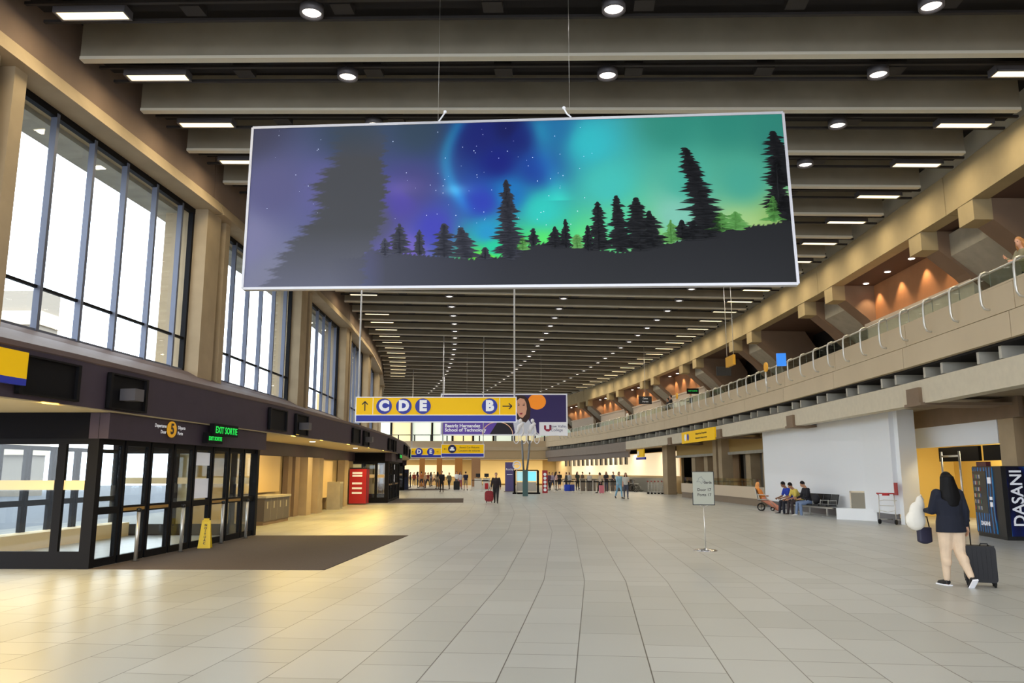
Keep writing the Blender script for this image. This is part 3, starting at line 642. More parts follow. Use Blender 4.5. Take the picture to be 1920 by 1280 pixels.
# mezzanine signs
t=thing('hanging_sign','yellow hanging sign with a red disc above the mezzanine rail','sign',at(1370,686,35),ANG(9,11)+PI/2)
b=MB(); b.box(-0.56,0.56,-0.06,0.06,0,0.44); b.build('sign_face',mat('sign_amber',(206,150,30),0.5,emit=0.15),t); b=MB(); b.tube([(-0.5,0,0.4),(-0.5,0,4.15)],0.015); b.tube([(0.5,0,0.4),(0.5,0,4.15)],0.015); b.build('hanger',steel,t)
b=MB(); b.rings([[(-0.15+0.17*math.cos(2*PI*i/20),y,0.27+0.17*math.sin(2*PI*i/20)) for i in range(20)] for y in (-0.075,-0.06)],0,False); b.build('red_disc',redm,t)
text('Food Court',0.12,txtd,t,(0.28,-0.065,0.22),(PI/2,0,0),'lettering')
def screen(px0,py0,px1,py1,D,label,m,txt=None,tm=None,name='hanging_screen',tilt=0):
    c=at((px0+px1)/2,py1,D); w=(px1-px0)/F*D; h=(py1-py0)/F*D
    t=thing(name,label,'sign',c,tilt)
    b=MB(); b.box(-w/2,w/2,-0.05,0.05,0,h); b.build('panel',m,t)
    if txt:
        for i,s_ in enumerate(txt): text(s_,h*0.30,tm or wht,t,(0,-0.055,h*(0.72-0.42*i) if len(txt)>1 else h/2),(PI/2,0,0),'lettering')
    return t
t=screen(1344,687,1371,704,36.5,'black flight information screen just below the yellow mezzanine sign',blackp)
t=screen(1198,743,1222,757,55,'black hanging screen with white lines over the far mezzanine',blackp,('Gates','Portes'))
b=MB(); b.tube([(0,0,0.5),(0,0,10.7-t.location.z)],0.015); b.build('hanger',steel,t)
t=screen(1288,728,1310,738,47,'green lit exit sign deep in the dark mezzanine bay',bulkd,('EXIT SORTIE',),greenled)
t=screen(1457,662,1474,686,30,'bright blue tilted screen standing behind the mezzanine rail',mat('screen_blue',(30,120,220),0.4,emit=0.8),tilt=-0.2)
for (px,py,D,lb) in ((1436,688,31,'round yellow sign on a post beside the blue mezzanine screen'),(1269,742,47,'round yellow sign beside the person in black on the mezzanine')):
    t=thing('round_sign',lb,'sign',at(px,py,D),ANG(8,10)+PI/2)
    b=MB(); b.rings([[(0.19*math.cos(2*PI*i/20),y,0.19*math.sin(2*PI*i/20)) for i in range(20)] for y in (-0.03,0.03)],0,False); b.build('disc',mat('amber2',(220,160,40),0.5,emit=0.2),t); b=MB(); b.tube([(0,0,-0.19),(0,0,-1.0)],0.02); b.build('post',steel,t)
# ------------------------------------------------------------ hanging direction signs
def hang_sign(px0,px1,py0,py1,D,label,top=11.62,band=0.28,poles=True):
    a=at(px0,py1,D); w=(px1-px0)/F*D; h=at(px0,py0,D).z-a.z
    t=thing('hanging_sign',label,'sign',a,0)
    b=MB(); b.box(0,w,-0.06,0.06,h*band,h); b.build('sign_face',yel,t)
    b=MB(); b.box(0,w,-0.06,0.06,0,h*band-0.02); b.build('blue_band',blu,t)
    b=MB(); b.box(-0.015,w+0.015,-0.07,0.07,h,h+0.03); b.box(-0.015,w+0.015,-0.07,0.07,-0.03,0); b.box(-0.03,0,-0.07,0.07,-0.03,h+0.03); b.box(w,w+0.03,-0.07,0.07,-0.03,h+0.03); b.box(0,w,-0.065,0.065,h*band-0.02,h*band); b.build('sign_frame',wht,t)
    if poles:
        for x in (0.04,w-0.04):
            b=MB(); b.tube([(x,0,h),(x,0,top-a.z)],0.028,8); b.build('hanger_pole',mat('pole_white',(222,222,224),0.4),t)
    return t,w,h
def disc(t,x,z,r,m,name='letter_disc',y=-0.065):
    b=MB(); b.rings([[(x+r*math.cos(2*PI*i/28),yy,z+r*math.sin(2*PI*i/28)) for i in range(28)] for yy in (y-0.012,y)],0,False); return b.build(name,m,t)
def arrow(t,x,z,s,ang,name='arrow'):
    b=MB(); y=-0.064; R=Matrix.Rotation(ang,2)
    def ln(p,q,w):
        p=Vector(p)*s;q=Vector(q)*s; d=(q-p).normalized(); n=Vector((-d.y,d.x))*w*s
        pts=[R@(p-n),R@(q-n),R@(q+n),R@(p+n)]; b.add([(x+v.x,y,z+v.y) for v in pts]+[(x+v.x,y-0.006,z+v.y) for v in pts],[(0,1,2,3),(7,6,5,4),(0,1,5,4),(1,2,6,5),(2,3,7,6),(3,0,4,7)])
    ln((-1,0),(0.9,0),0.11); ln((0.35,0.6),(1,0),0.11); ln((0.35,-0.6),(1,0),0.11); b.build(name,txtd,t)
t,w,h=hang_sign(668,967,745,790,25,'large yellow and blue hanging sign pointing to C, D, E and B'); X=lambda px:(px-668)/299*w
zc=h*0.64; rd=h*0.33
for px,c in ((720,'C'),(757,'D'),(793,'E'),(918,'B')):
    disc(t,X(px),zc,rd,blu); text(c,rd*1.75,wht,t,(X(px),-0.079,zc),(PI/2,0,0),'letter',0.03)
arrow(t,X(684),zc,0.15,PI/2); arrow(t,X(951),zc,0.15,0)
for px in (699,937): 
    b=MB(); b.box(X(px)-0.008,X(px)+0.008,-0.064,-0.06,h*0.30,h*0.98); b.build('divider',wht,t)
t,w,h=hang_sign(828,907,833,856,52,'smaller yellow hanging sign with a round car pictogram beyond the large one')
disc(t,w*0.25,h*0.64,h*0.34,mat('picto_navy',(20,26,80),0.5)); b=MB(); b.box(w*0.25-0.16,w*0.25+0.16,-0.09,-0.078,h*0.5,h*0.64); b.box(w*0.25-0.09,w*0.25+0.09,-0.09,-0.078,h*0.64,h*0.78); b.build('car_pictogram',wht,t)
arrow(t,w*0.09,h*0.64,0.09,PI); text('Rental Car Returns',0.17,txtd,t,(w*0.66,-0.064,h*0.76),(PI/2,0,0),'lettering'); text('Location de voitures',0.17,txtd,t,(w*0.66,-0.064,h*0.50),(PI/2,0,0),'lettering')
t,w,h=hang_sign(771,832,840,857,70,'farthest yellow hanging sign with D and E discs partly behind the car sign')
for x,c in ((0.24,'D'),(0.60,'E')): disc(t,w*x,h*0.6,h*0.42,blu); text(c,h*0.62,wht,t,(w*x,-0.08,h*0.6),(PI/2,0,0),'letter',0.02)
arrow(t,w*0.06,h*0.62,0.10,PI); arrow(t,w*0.80,h*0.62,0.10,0)
# ------------------------------------------------------------ aurora billboard
def lerp(a,b,t): return a+(b-a)*t
def colgrid(keys,u,v):
    # inverse-distance blend of colour keys (u,v,r,g,b)
    K=np.array(keys,float); d=((u-K[:,0])*3.1)**2+(v-K[:,1])**2+1e-4; w=1/d**1.6; return (w[:,None]*K[:,2:]).sum(0)/w.sum()
def print_mesh(name,parent,nu,nv,fn,P00,P10,P11,P01,rough=0.35):
    vs=[];cs=[]
    for j in range(nv+1):
        for i in range(nu+1):
            u=i/nu;v=j/nv; p=P00*(1-u)*(1-v)+P10*u*(1-v)+P11*u*v+P01*(1-u)*v; vs.append(p)
            cs.append(s2l(tuple(min(255,max(0,float(x))) for x in fn(u,v)))+(1,))
    fs=[(j*(nu+1)+i,j*(nu+1)+i+1,(j+1)*(nu+1)+i+1,(j+1)*(nu+1)+i) for j in range(nv) for i in range(nu)]
    me=bpy.data.meshes.new(name); me.from_pydata([tuple(v) for v in vs],[],fs); ca=me.color_attributes.new('ink','FLOAT_COLOR','POINT')
    ca.data.foreach_set('color',np.array(cs).ravel())
    m=bpy.data.materials.new(name+'_ink'); m.use_nodes=True; n=m.node_tree; a=n.nodes.new('ShaderNodeVertexColor'); a.layer_name='ink'; bs=n.nodes['Principled BSDF']
    n.links.new(a.outputs[0],bs.inputs['Base Color']); bs.inputs['Roughness'].default_value=rough; bs.inputs['Specular IOR Level'].default_value=0.18; bs.inputs['Emission Strength'].default_value=0.08; n.links.new(a.outputs[0],bs.inputs['Emission Color'])
    me.materials.append(m); o=bpy.data.objects.new(name,me); col.objects.link(o); o.parent=parent; return o
BL=Vector((-4.72,13.42,4.87)); BR=Vector((4.66,12.44,4.72)); TR=Vector((4.58,12.44,7.68)); TL_=Vector((-4.70,13.42,7.86))
t=thing('billboard','huge hanging billboard printed with green and violet northern lights over dark pine trees','billboard',BL,0)
bl,br,tr,tl=Vector((0,0,0)),BR-BL,TR-BL,TL_-BL
nrm=(br.cross(tl)).normalized(); nrm=nrm if nrm.y<0 else -nrm
keys=[(0,1,58,60,84),(0.05,0.6,84,84,126),(0,0.3,112,112,148),(0.05,0.05,112,114,138),(0.15,0.6,88,88,140),(0.2,0.95,52,66,84),(0.25,0.4,76,76,104),(0.33,0.95,50,68,88),(0.32,0.6,66,66,120),(0.3,0.5,74,66,150),(0.36,0.35,60,62,170),(0.31,0.2,106,90,180),(0.45,0.9,24,34,110),(0.48,0.75,18,30,120),(0.5,0.95,20,26,90),(0.45,0.5,40,60,170),(0.46,0.32,24,140,190),(0.52,0.9,20,34,110),(0.55,0.7,22,64,150),(0.5,0.55,20,110,180),(0.58,0.95,30,110,160),(0.47,0.22,20,190,150),(0.5,0.2,60,220,90),(0.46,0.15,130,230,20),(0.56,0.45,40,190,180),(0.56,0.22,80,220,100),(0.65,0.85,44,180,190),(0.68,0.6,60,184,176),(0.7,0.35,80,196,150),(0.65,0.22,90,220,120),(0.8,0.95,44,136,120),(0.82,0.6,70,170,150),(0.8,0.4,120,190,170),(0.9,0.95,44,134,118),(0.92,0.6,66,160,140),(0.9,0.3,160,200,130),(0.98,0.9,44,130,116),(0.98,0.35,140,180,100),(0.93,0.25,170,200,120),(0.75,0.25,120,200,110)]  # grey-violet keys at the left carry window glare painted into the print
rng=random.Random(3)
def aur(u,v):
    c=colgrid(keys,u,v)
    # bright ribbon
    ru=0.405-0.045*math.sin((v-0.45)*5.5) if v>0.55 else 0.405+ (0.55-v)*0.25
    if v>0.42: c=c+np.array([0,50,45])*math.exp(-((u-(0.412-0.03*math.sin((v-0.5)*6)) )/0.014)**2)*min(1,(v-0.42)*8)
    ru2=0.545+ (1-v)*0.10; c=c+np.array([6,30,20])*math.exp(-((u-ru2)/0.02)**2)*(1 if v>0.5 else 0.0)
    # hazy purple cloud
    c=c+np.array([22,16,24])*math.exp(-((u-0.30)/0.04)**2-((v-0.60)/0.06)**2)
    c=c+np.array([24,40,30])*math.exp(-((u-0.40)/0.03)**2-((v-0.58)/0.035)**2)
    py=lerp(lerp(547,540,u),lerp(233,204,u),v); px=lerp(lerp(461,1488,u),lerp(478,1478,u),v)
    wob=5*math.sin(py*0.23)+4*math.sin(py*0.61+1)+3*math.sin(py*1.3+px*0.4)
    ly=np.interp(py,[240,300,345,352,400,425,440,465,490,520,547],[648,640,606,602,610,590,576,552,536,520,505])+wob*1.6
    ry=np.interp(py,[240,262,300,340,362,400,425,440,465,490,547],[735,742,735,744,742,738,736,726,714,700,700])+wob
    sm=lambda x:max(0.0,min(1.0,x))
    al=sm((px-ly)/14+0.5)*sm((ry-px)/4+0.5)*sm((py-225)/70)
    m=np.array([66,68,74])*(1-sm((py-430)/110))+np.array([90,92,110])*sm((py-430)/110)  # left tree mass washed to grey, glare painted into its colour
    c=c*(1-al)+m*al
    gy=np.interp(px,[690,712,745,800,830,870,900,960,1000,1040,1110,1180,1262,1330,1370,1440,1488],[490,474,478,484,486,490,492,488,470,462,470,480,462,450,432,428,418])+1.5*math.sin(px*0.7)
    if px>620 and py>gy-1:
        q=max(0,(px-690)/800); ga=sm((px-630)/110); gcol=np.array([np.interp(q,[0,0.15,0.35,0.6,1],[70,52,30,18,15]),np.interp(q,[0,0.15,0.35,0.6,1],[72,54,31,19,16]),np.interp(q,[0,0.15,0.35,0.6,1],[88,68,40,25,21])]); c=c*(1-ga)+gcol*ga  # ground pales leftwards with the same painted glare
    return c
off=nrm*0.05
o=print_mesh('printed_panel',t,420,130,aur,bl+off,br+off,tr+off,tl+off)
def BP(u,v,e=0.056):
    return bl*(1-u)*(1-v)+br*u*(1-v)+tr*u*v+tl*(1-u)*v+nrm*e
sil=MB()
def tri(pts,m=0,e=0.056): sil.quad([BP(u,v,e) for u,v in pts],m)
def uvp(px,py): # picture pixels -> board coordinates
    l=lerp(461,478,(547-py)/314); r=lerp(1488,1478,(540-py)/336); u=(px-l)/(r-l); bot=lerp(547,540,u); top=lerp(233,204,u); return u,(bot-py)/(bot-top)
# ground
gr=[(461,547),(1488,540),(1488,418),(1440,428),(1400,440),(1370,432),(1330,450),(1290,455),(1262,462),(1230,470),(1180,480),(1110,470),(1090,468),(1040,462),(1000,470),(960,488),(930,490),(900,492),(870,490),(830,486),(800,484),(770,480),(745,478),(712,474),(700,500),(600,520),(461,530)]
def uvc(p): u,v=uvp(*p); return (min(max(u,0),1),min(max(v,0),1))
G=[uvc(p) for p in gr]
def pm_(name,c):
    m=mat(name,c,0.45); m.node_tree.nodes['Principled BSDF'].inputs['Specular IOR Level'].default_value=0.18; return m
GM=[pm_('print_ground_%d'%i,tuple(np.interp(i/11,[0,0.25,0.4,0.6,1],q) for q in ([70,48,26,16,14],[72,50,27,18,15],[88,62,36,24,20]))) for i in range(12)]  # ground and tree tones, greyer at the left from glare painted in
def tree(px,pyb,pyt,wpx,seed,m=0,lean=0,dens=1.0):
    rg=random.Random(seed); H=pyb-pyt; n=int(H/3.2*dens)
    tri([uvc((px-1.5+0,pyb)),uvc((px+1.5,pyb)),uvc((px+lean+0.4,pyt)),uvc((px+lean-0.4,pyt))],m)
    for i in range(n):
        f=(i+0.5)/n; y=pyt+H*f; x=px+lean*(1-f); hw=wpx*0.66*(0.12+0.88*f**0.75)*(0.55+0.6*rg.random())
        if f>0.93: hw*=0.5
        for s_ in (-1,1):
            hw2=hw*(0.6+0.5*rg.random()); dy=rg.uniform(-1,3)
            tri([uvc((x,y-3.0)),uvc((x+s_*hw2*0.6,y-2.5+dy*0.3)),uvc((x+s_*hw2,y+dy)),uvc((x+s_*hw2*0.5,y+2.2+dy*0.5)),uvc((x,y+3.0))],m)
TD=11
for (px,b_,tp,wd,sd,ln) in ((976,492,338,62,1,-4),(1342,452,275,84,2,-40),(768,482,424,50,3,0),(806,484,436,34,4,0),(853,488,424,58,5,0),(895,490,432,60,6,-10),(1060,470,430,50,7,0),(1080,470,416,32,8,0),(1020,466,434,34,9,0),(1140,474,382,50,10,0),(1120,476,428,36,11,0),(1180,478,370,60,12,-6),(1215,476,374,80,13,-6),(1240,470,400,60,14,-8),(1290,455,418,50,15,0),(1478,350,242,92,16,-20),(1462,400,300,64,20,0),(1476,420,370,70,17,0),(740,486,452,40,18,0),(930,492,470,34,19,0),(1310,456,420,70,21,0)):
    tree(px,b_,tp,wd,sd,1+int(max(0,(px-680)/820)*11),ln)
for (px,b_,tp,wd,sd,m) in ((1270,462,418,36,31,13),(1385,436,402,60,32,13),(1360,440,404,50,33,13),(1452,420,372,40,34,13),(1100,470,446,40,35,13),(1000,474,450,30,36,13)):
    tree(px,b_,tp,wd,sd,m)
hz=mat('print_glare_tree',(66,68,76),0.4); hz2=hz; rg=random.Random(5)  # tree tone lifted to grey by painted glare
for i in range(150):
    u=rg.uniform(0.03,0.68); v=rg.uniform(0.35,0.98)
    if 0.14<u<0.27 or rg.random()>0.35+0.9*(0.4<u<0.6): continue
    s_=rg.choice([0.0005,0.0008,0.001]); 
    if i==7: s_=0.002
    tri([(u-s_,v),(u,v-s_*3.1),(u+s_,v),(u,v+s_*3.1)],16,0.054)
sil.build('printed_silhouettes',[mat('print_tree_dark',(28,30,38),0.4,emit=0.05)]+GM+[mat('print_green_foliage',(70,140,50),0.4,emit=0.2),hz,hz2,mat('print_star',(220,230,255),0.5,emit=0.5)],t)
b=MB()
for p,q in ((bl,br),(br,tr),(tr,tl),(tl,bl)): b.bar(p,q,0.045,0.13,0,up=nrm)
b.build('frame',mat('frame_silver',(206,206,214),0.4,0.3),t)
b=MB(); e=-nrm*0.03
b.hexa([bl+e,br+e,br-e,bl-e,tl+e,tr+e,tr-e,tl-e]); b.build('backing',trimgrey,t)
for u in (0.365,0.615):
    p=BP(u,1.0,0); b=MB(); b.tube([p,p+Vector((0,0,3.2))],0.003,5); b.build('hanger_wire',steel,t)
    b=MB(); b.tube([p,p+Vector((0.02,0,0.06)),p+Vector((-0.05 if u>0.5 else 0.06,0,0.12)),p+Vector((-0.1 if u>0.5 else 0.12,0,0.22))],0.014,6); b.ell(p+Vector((-0.1 if u>0.5 else 0.12,0,0.23)),(0.03,0.02,0.03)); b.build('shackle_chain',wht,t)
# ------------------------------------------------------------ college billboard
D2=60; a=at(828,814,D2); w2=(1062-828)/F*D2; h2=at(828,739,D2).z-a.z
t=thing('billboard','distant purple hanging billboard with an orange disc and a portrait','billboard',a,0)
b=MB(); b.box(0,w2,-0.05,0.05,0,h2); b.build('panel',mat('deep_purple',(44,32,88),0.5,emit=0.25),t)
b=MB(); b.box(-0.08,w2+0.08,-0.07,0.07,h2,h2+0.1); b.box(-0.08,w2+0.08,-0.07,0.07,-0.1,0); b.box(-0.1,0,-0.07,0.07,-0.1,h2+0.1); b.box(w2,w2+0.1,-0.07,0.07,-0.1,h2+0.1); b.build('frame',wht,t)
Xp=lambda px:(px-828)/234*w2
Zp=lambda py:(814-py)/75*h2
def flat(pts,m,name,e): 
    b=MB(); b.add([(Xp(x),-e,Zp(y)) for x,y in pts]+[(Xp(x),-e+0.004,Zp(y)) for x,y in pts],[tuple(range(len(pts)))]+[tuple(range(len(pts),2*len(pts)))[::-1]]); return b.build(name,m,t)
vio=mat('violet_print',(92,66,160),0.5,emit=0.25)
flat([(828,814),(955,814),(935,790),(828,790)],vio,'printed_band',0.056); flat([(918,814),(962,814),(962,796),(945,788),(932,792)],mat('print_black',(30,24,40),0.5),'printed_shape',0.058)
flat([(1007+17*math.cos(2*PI*i/28),752+15*math.sin(2*PI*i/28)) for i in range(28)],mat('print_orange',(240,140,30),0.5,emit=0.4),'printed_disc',0.056)
arc=[(933+29*math.cos(PI*i/24),814-24*math.sin(PI*i/24)) for i in range(25)]; arc2=[(933+27.6*math.cos(PI*i/24),814-22.6*math.sin(PI*i/24)) for i in range(25)]
b=MB()
for i in range(24): b.quad([(Xp(x),-0.064,Zp(y)) for x,y in (arc[i],arc[i+1],arc2[i+1],arc2[i])])
b.build('printed_arc',mat('print_peach',(236,190,160),0.5,emit=0.2),t)
flat([(966,814),(962,790),(970,786),(974,760),(1000,800),(1006,814)],mat('print_blouse',(198,202,214),0.5,emit=0.2),'printed_blouse',0.060)
hr=mat('print_hair',(60,34,26),0.5); flat([(966,742),(974,739),(984,741),(991,748),(995,762),(994,782),(986,792),(970,786),(967,770)],hr,'printed_hair',0.062)
flat([(969,750),(975,745),(983,747),(987,755),(988,766),(986,776),(980,783),(974,781),(969,772),(967,760)],mat('print_skin',(214,160,132),0.5,emit=0.2),'printed_face',0.065)
for pts in ([(971,758),(974,757),(974,759.5),(971,759.5)],[(980,758),(984,757),(984,759.5),(980,759.5)],[(974,756),(971,755),(971,756)],[(980,755.5),(985,754.5),(985,755.5)]): flat(pts,hr,'printed_eye',0.068)
flat([(974,774),(980,773),(979,776.5),(975,776.5)],mat('print_lips',(170,60,70),0.5),'printed_lips',0.068)
flat([(1011,814),(1062,814),(1062,791),(1011,791)],wht,'printed_logo_panel',0.056)
lg=mat('logo_red',(160,30,60),0.5); flat([(1020,797),(1024,797),(1024,804),(1030,804),(1030,796),(1034,796),(1034,805),(1029,809),(1024,808),(1020,804)],lg,'printed_logo',0.060)
text('Bow Valley',0.30,mat('logo_navy',(40,40,90),0.5),t,(Xp(1047),-0.062,Zp(799)),(PI/2,0,0),'lettering'); text('College',0.30,MATS['logo_navy'],t,(Xp(1044),-0.062,Zp(806)),(PI/2,0,0),'lettering')
text('Beatriz Hernandez',0.36,wht,t,(Xp(834),-0.062,Zp(798)),(PI/2,0,0),'lettering',0.012,align='LEFT'); text('School of Technology',0.36,wht,t,(Xp(834),-0.062,Zp(806)),(PI/2,0,0),'lettering',0.012,align='LEFT')
for x in (w2*0.2,w2*0.8):
    b=MB(); b.tube([(x,0,h2),(x,0,11.62-a.z)],0.01,5); b.build('hanger_wire',steel,t)
# ------------------------------------------------------------ far end of the hall
ye=97.0
def xb(x0,x1,y0,y1,z0,z1,name,m):
    b=MB(); b.box(x0,x1,y0,y1,z0,z1); return S(b.build(name,m))
xb(-26,9,ye,ye+0.3,4.75,5.45,'balcony_back_wall',mat('far_fascia',(206,184,150),0.8)); xb(-26,9,ye-0.1,ye+6,4.3,4.75,'beam_back',conc_l)
xb(-26,9,ye,ye+0.4,3.3,4.3,'wall_back_fascia',mat('far_fascia2',(196,172,134),0.8)); xb(-26,9,ye,ye+7,3.25,3.32,'ceiling_back_low',conc_l)
xb(-26,12,ye+7,ye+7.3,0,12,'wall_back',mat('far_ochre',(206,178,120),0.8))
b=MB(); b.tube([(-26,ye,6.2),(9,ye,6.2)],0.05); T(b.build('balcony_rail',blackp),'straight dark handrail of the far cross balcony','railing')
for i in range(17):
    x=-24+i*2.0; b=MB(); b.bar((x,ye,5.45),(x,ye,6.2),0.14,0.14); T(b.build('rail_post',blackp),'dark upright post of the far cross balcony rail','railing post','posts of the far balcony rail')
fg=mat('far_window_glow',(214,226,210),0.5,emit=0.8)
wi=20
for i in range(12):
    x=-24+i*2.7; b=MB(); b.box(x+0.12,x+2.5,ye+6.6,ye+6.9,5.6,9.4); o=S(b.build('window_%d'%wi,fg if i%3 else mat('far_window_warm',(236,222,170),0.5,emit=0.7))); wi+=1
    b=MB(); b.box(x-0.1,x+0.12,ye+6.4,ye+6.9,5.0,9.4); S(b.build('window_mullion_%d'%wi,framed))
for px,wd,m in ((793,9,'orange'),(825,9,'orange'),(861,13,'orange'),(893,16,'tan')):
    x=(px-960)/F*94; b=MB(); ww=wd/F*94/2; b.box(x-ww,x+ww,94,94.8,0,3.3); S(b.build('column_back',mat('far_col_'+m,(196,132,60) if m=='orange' else (176,132,92),0.8)))
b=MB(); b.box(-16,-7.5,ye+6.7,ye+6.95,1.1,2.6); T(b.build('backlit_wall_panel',cw),'bright backlit counter wall seen between the far orange columns','wall panel')
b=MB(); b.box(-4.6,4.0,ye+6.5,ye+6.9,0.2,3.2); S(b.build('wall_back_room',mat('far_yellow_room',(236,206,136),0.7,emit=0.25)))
for x in (-12,-6,0,5): light('AREA','far_zone_light',None,(x,ye+3,3.1),160,(1.0,0.84,0.6),3,(0,0,0))
light('AREA','far_gallery_light',None,(-6,ye+3,10.3),500,(1.0,0.93,0.8),10,(0,0,0))
for k in (19,22,25,28): light('AREA','checkin_light',None,W(k,11.4,3.3),100,(1.0,0.9,0.72),3,(0,0,0))
# purple banner, screens kiosk, sculpture, totems
def upright(px0,px1,py0,py1,name,label,cat,m,depth=0.3,D=None):
    g=onfloor((px0+px1)/2,py1); Dd=g.y*math.cos(PITCH)+(0-EYE)*math.sin(PITCH); w=(px1-px0)/F*Dd; h=(py1-py0)/F*Dd
    t=thing(name,label,cat,g); b=MB(); b.box(-w/2,w/2,0,depth,0,h); b.build('panel',m,t); return t,w,h,Dd
t,w,h,Dd=upright(947,964,867,922,'banner_stand','tall violet banner column with white lettering near the far desks','banner',mat('banner_violet',(92,84,140),0.6))
text('Rocky',0.26,wht,t,(0,-0.01,h*0.76),(PI/2,0,0),'lettering'); b=MB(); b.box(-w*0.3,w*0.3,-0.01,0,h*0.58,h*0.60); b.build('printed_line',wht,t); b=MB(); b.box(-w/2-0.1,w/2+0.1,-0.2,0.4,0,0.06); b.build('foot',greyc,t)
t,w,h,Dd=upright(917,927,873,905,'glass_totem','pale green glass panel standing behind the walking man','glass panel',mat('mint_panel',(150,226,190),0.4,emit=0.3),0.06)
t,w,h,Dd=upright(1017,1027,882,924,'totem_sign','red totem sign with white dots beside the queue posts','sign',redm)
for i in range(5): disc(t,0,h*(0.14+i*0.17),w*0.28,wht,'white_dot',-0.005)
t=thing('screen_kiosk','black framed kiosk with two cyan screens behind the sculpture pillar','kiosk',onfloor(987,926)); s_=60.9/F
b=MB(); 
for x in (-22,22): b.box(x*s_-0.08,x*s_+0.08,0.2,0.4,0,44*s_)
b.box(-22*s_,22*s_,0.2,0.4,43*s_,45*s_); b.box(-26*s_,26*s_,0.0,0.6,0,0.12); b.build('kiosk_frame',framed,t)
cy=mat('screen_cyan',(120,214,240),0.4,emit=1.0)
for x0,x1 in ((-19,-3),(3,19)): b=MB(); b.box(x0*s_,x1*s_,0.25,0.32,24*s_,42*s_); b.build('screen',cy if x0>0 else mat('screen_pale',(170,220,230),0.4,emit=0.7),t)
b=MB(); b.box(-19*s_,19*s_,0.27,0.3,6*s_,22*s_); b.build('poster_panel',mat('poster_grey',(190,186,180),0.6),t)
sp=at(985,931,55.6); sp.z=0; s_=55.6/F
t=thing('sculpture','white sculpture of riders on wheels raised on twin poles above a teal pillar','sculpture',sp)
b=MB(); b.prism([(-5*s_,-0.12),(5*s_,-0.12),(5*s_,0.2),(-5*s_,0.2)],0,48*s_); b.build('pillar',mat('teal_pillar',(70,104,108),0.5),t)
polem=mat('pole_grey',(120,124,130),0.4,0.5)
for x0,x1 in ((-3,-6),(3,9)): b=MB(); b.tube([(x0*s_,0,47*s_),((x0+x1)/2*s_,0,70*s_),(x1*s_,0,104*s_)],0.07,8); b.build('pole',polem,t)
wsc=mat('sculpture_white',(236,236,240),0.5,emit=0.05)
def ringm(cx,cz,rx,rz,m,par,thk=0.035,name='wheel'):
    b=MB(); b.tube([(cx+rx*math.cos(2*PI*i/24),0,cz+rz*math.sin(2*PI*i/24)) for i in range(25)],thk,6); b.build(name,m,par)
for cx in (-17,-3,8,22): ringm(cx*s_,108*s_,5*s_,10*s_,wsc,t)
for cx in (-9,14):
    b=MB(); b.tube([((cx-6)*s_,0,118*s_),((cx-2)*s_,0,130*s_),((cx+5)*s_,0,137*s_)],[0.09,0.16,0.11]); b.ell(((cx+0)*s_,0,141*s_),(0.13,0.12,0.15)); b.tube([((cx-2)*s_,0,130*s_),((cx-7)*s_,0,118*s_),((cx-9)*s_,0,124*s_)],0.05); b.tube([((cx+4)*s_,0,132*s_),((cx+6)*s_,0,120*s_),((cx+2)*s_,0,112*s_)],0.07); b.build('rider_figure',wsc,t)
t=thing('globe_sign','small round wire globe on a post left of the teal pillar','globe',onfloor(969,926)); s_=60.9/F
ringm(0,54*s_,7*s_,7*s_,wht,t,0.05,'globe_ring'); b=MB(); b.tube([(0,0,0),(0,0,47*s_)],0.03); b.build('post',steel,t); b=MB(); b.tube([(-7*s_,0,54*s_),(0,0.05,56*s_),(7*s_,0,54*s_)],0.03); b.build('globe_band',wht,t)
# navy bin/post at left far
t=thing('kiosk','dark navy kiosk column standing by the second entrance','kiosk',onfloor(759,918)); b=MB(); b.box(-0.3,0.3,0,0.5,0,1.95); b.build('kiosk_body',mat('navy_kiosk',(34,42,72),0.5),t); b=MB(); b.box(-0.2,0.2,-0.02,0,1.2,1.6); b.build('screen',blackp,t)
# queue posts with belts
QP=thing('queue_post','x','queue post'); b=MB(); b.lathe([(0.18,0),(0.18,0.02),(0.03,0.05),(0.03,0.98),(0.04,0.99),(0.04,1.03),(0.0,1.04)],12); b.build('post',steel,QP); b=MB(); b.box(-0.01,0.01,-0.02,1.6,0.90,0.96); b.build('belt',rubber,QP)
qs=[(1040,923),(1056,925),(1078,923),(1088,926),(1099,924),(1112,926),(1118,923),(1133,925),(1144,924),(1156,921),(1024,920),(903,922),(884,919),(1046,915),(1058,915)]
for i,(px,py) in enumerate(qs):
    rz=PI/2 if i%2 else -PI/2
    if i==0: QP.location=onfloor(px,py); QP.rotation_euler=(0,0,-PI/2); T(QP,'slim queue post with a black belt by the check-in counters','queue post','queue posts by the check-in counters')
    else: dup(QP,onfloor(px,py),-PI/2+0.2*(i%3),'slim queue post with a black belt by the check-in counters','queue posts by the check-in counters')
# check-in desks
for i in range(9):
    p=onfloor(1093+i*11,920)
    t=thing('checkin_desk','grey check-in desk unit in the row below the cream backlit wall','desk',p,0,'row of grey check-in desks'); b=MB(); b.box(-0.22,0.22,0,0.5,0,1.05); b.build('desk_body',mat('desk_taupe',(112,102,92),0.6),t); b=MB(); b.box(-0.25,0.25,-0.04,0.55,1.05,1.10); b.build('desk_top',conc_g,t)
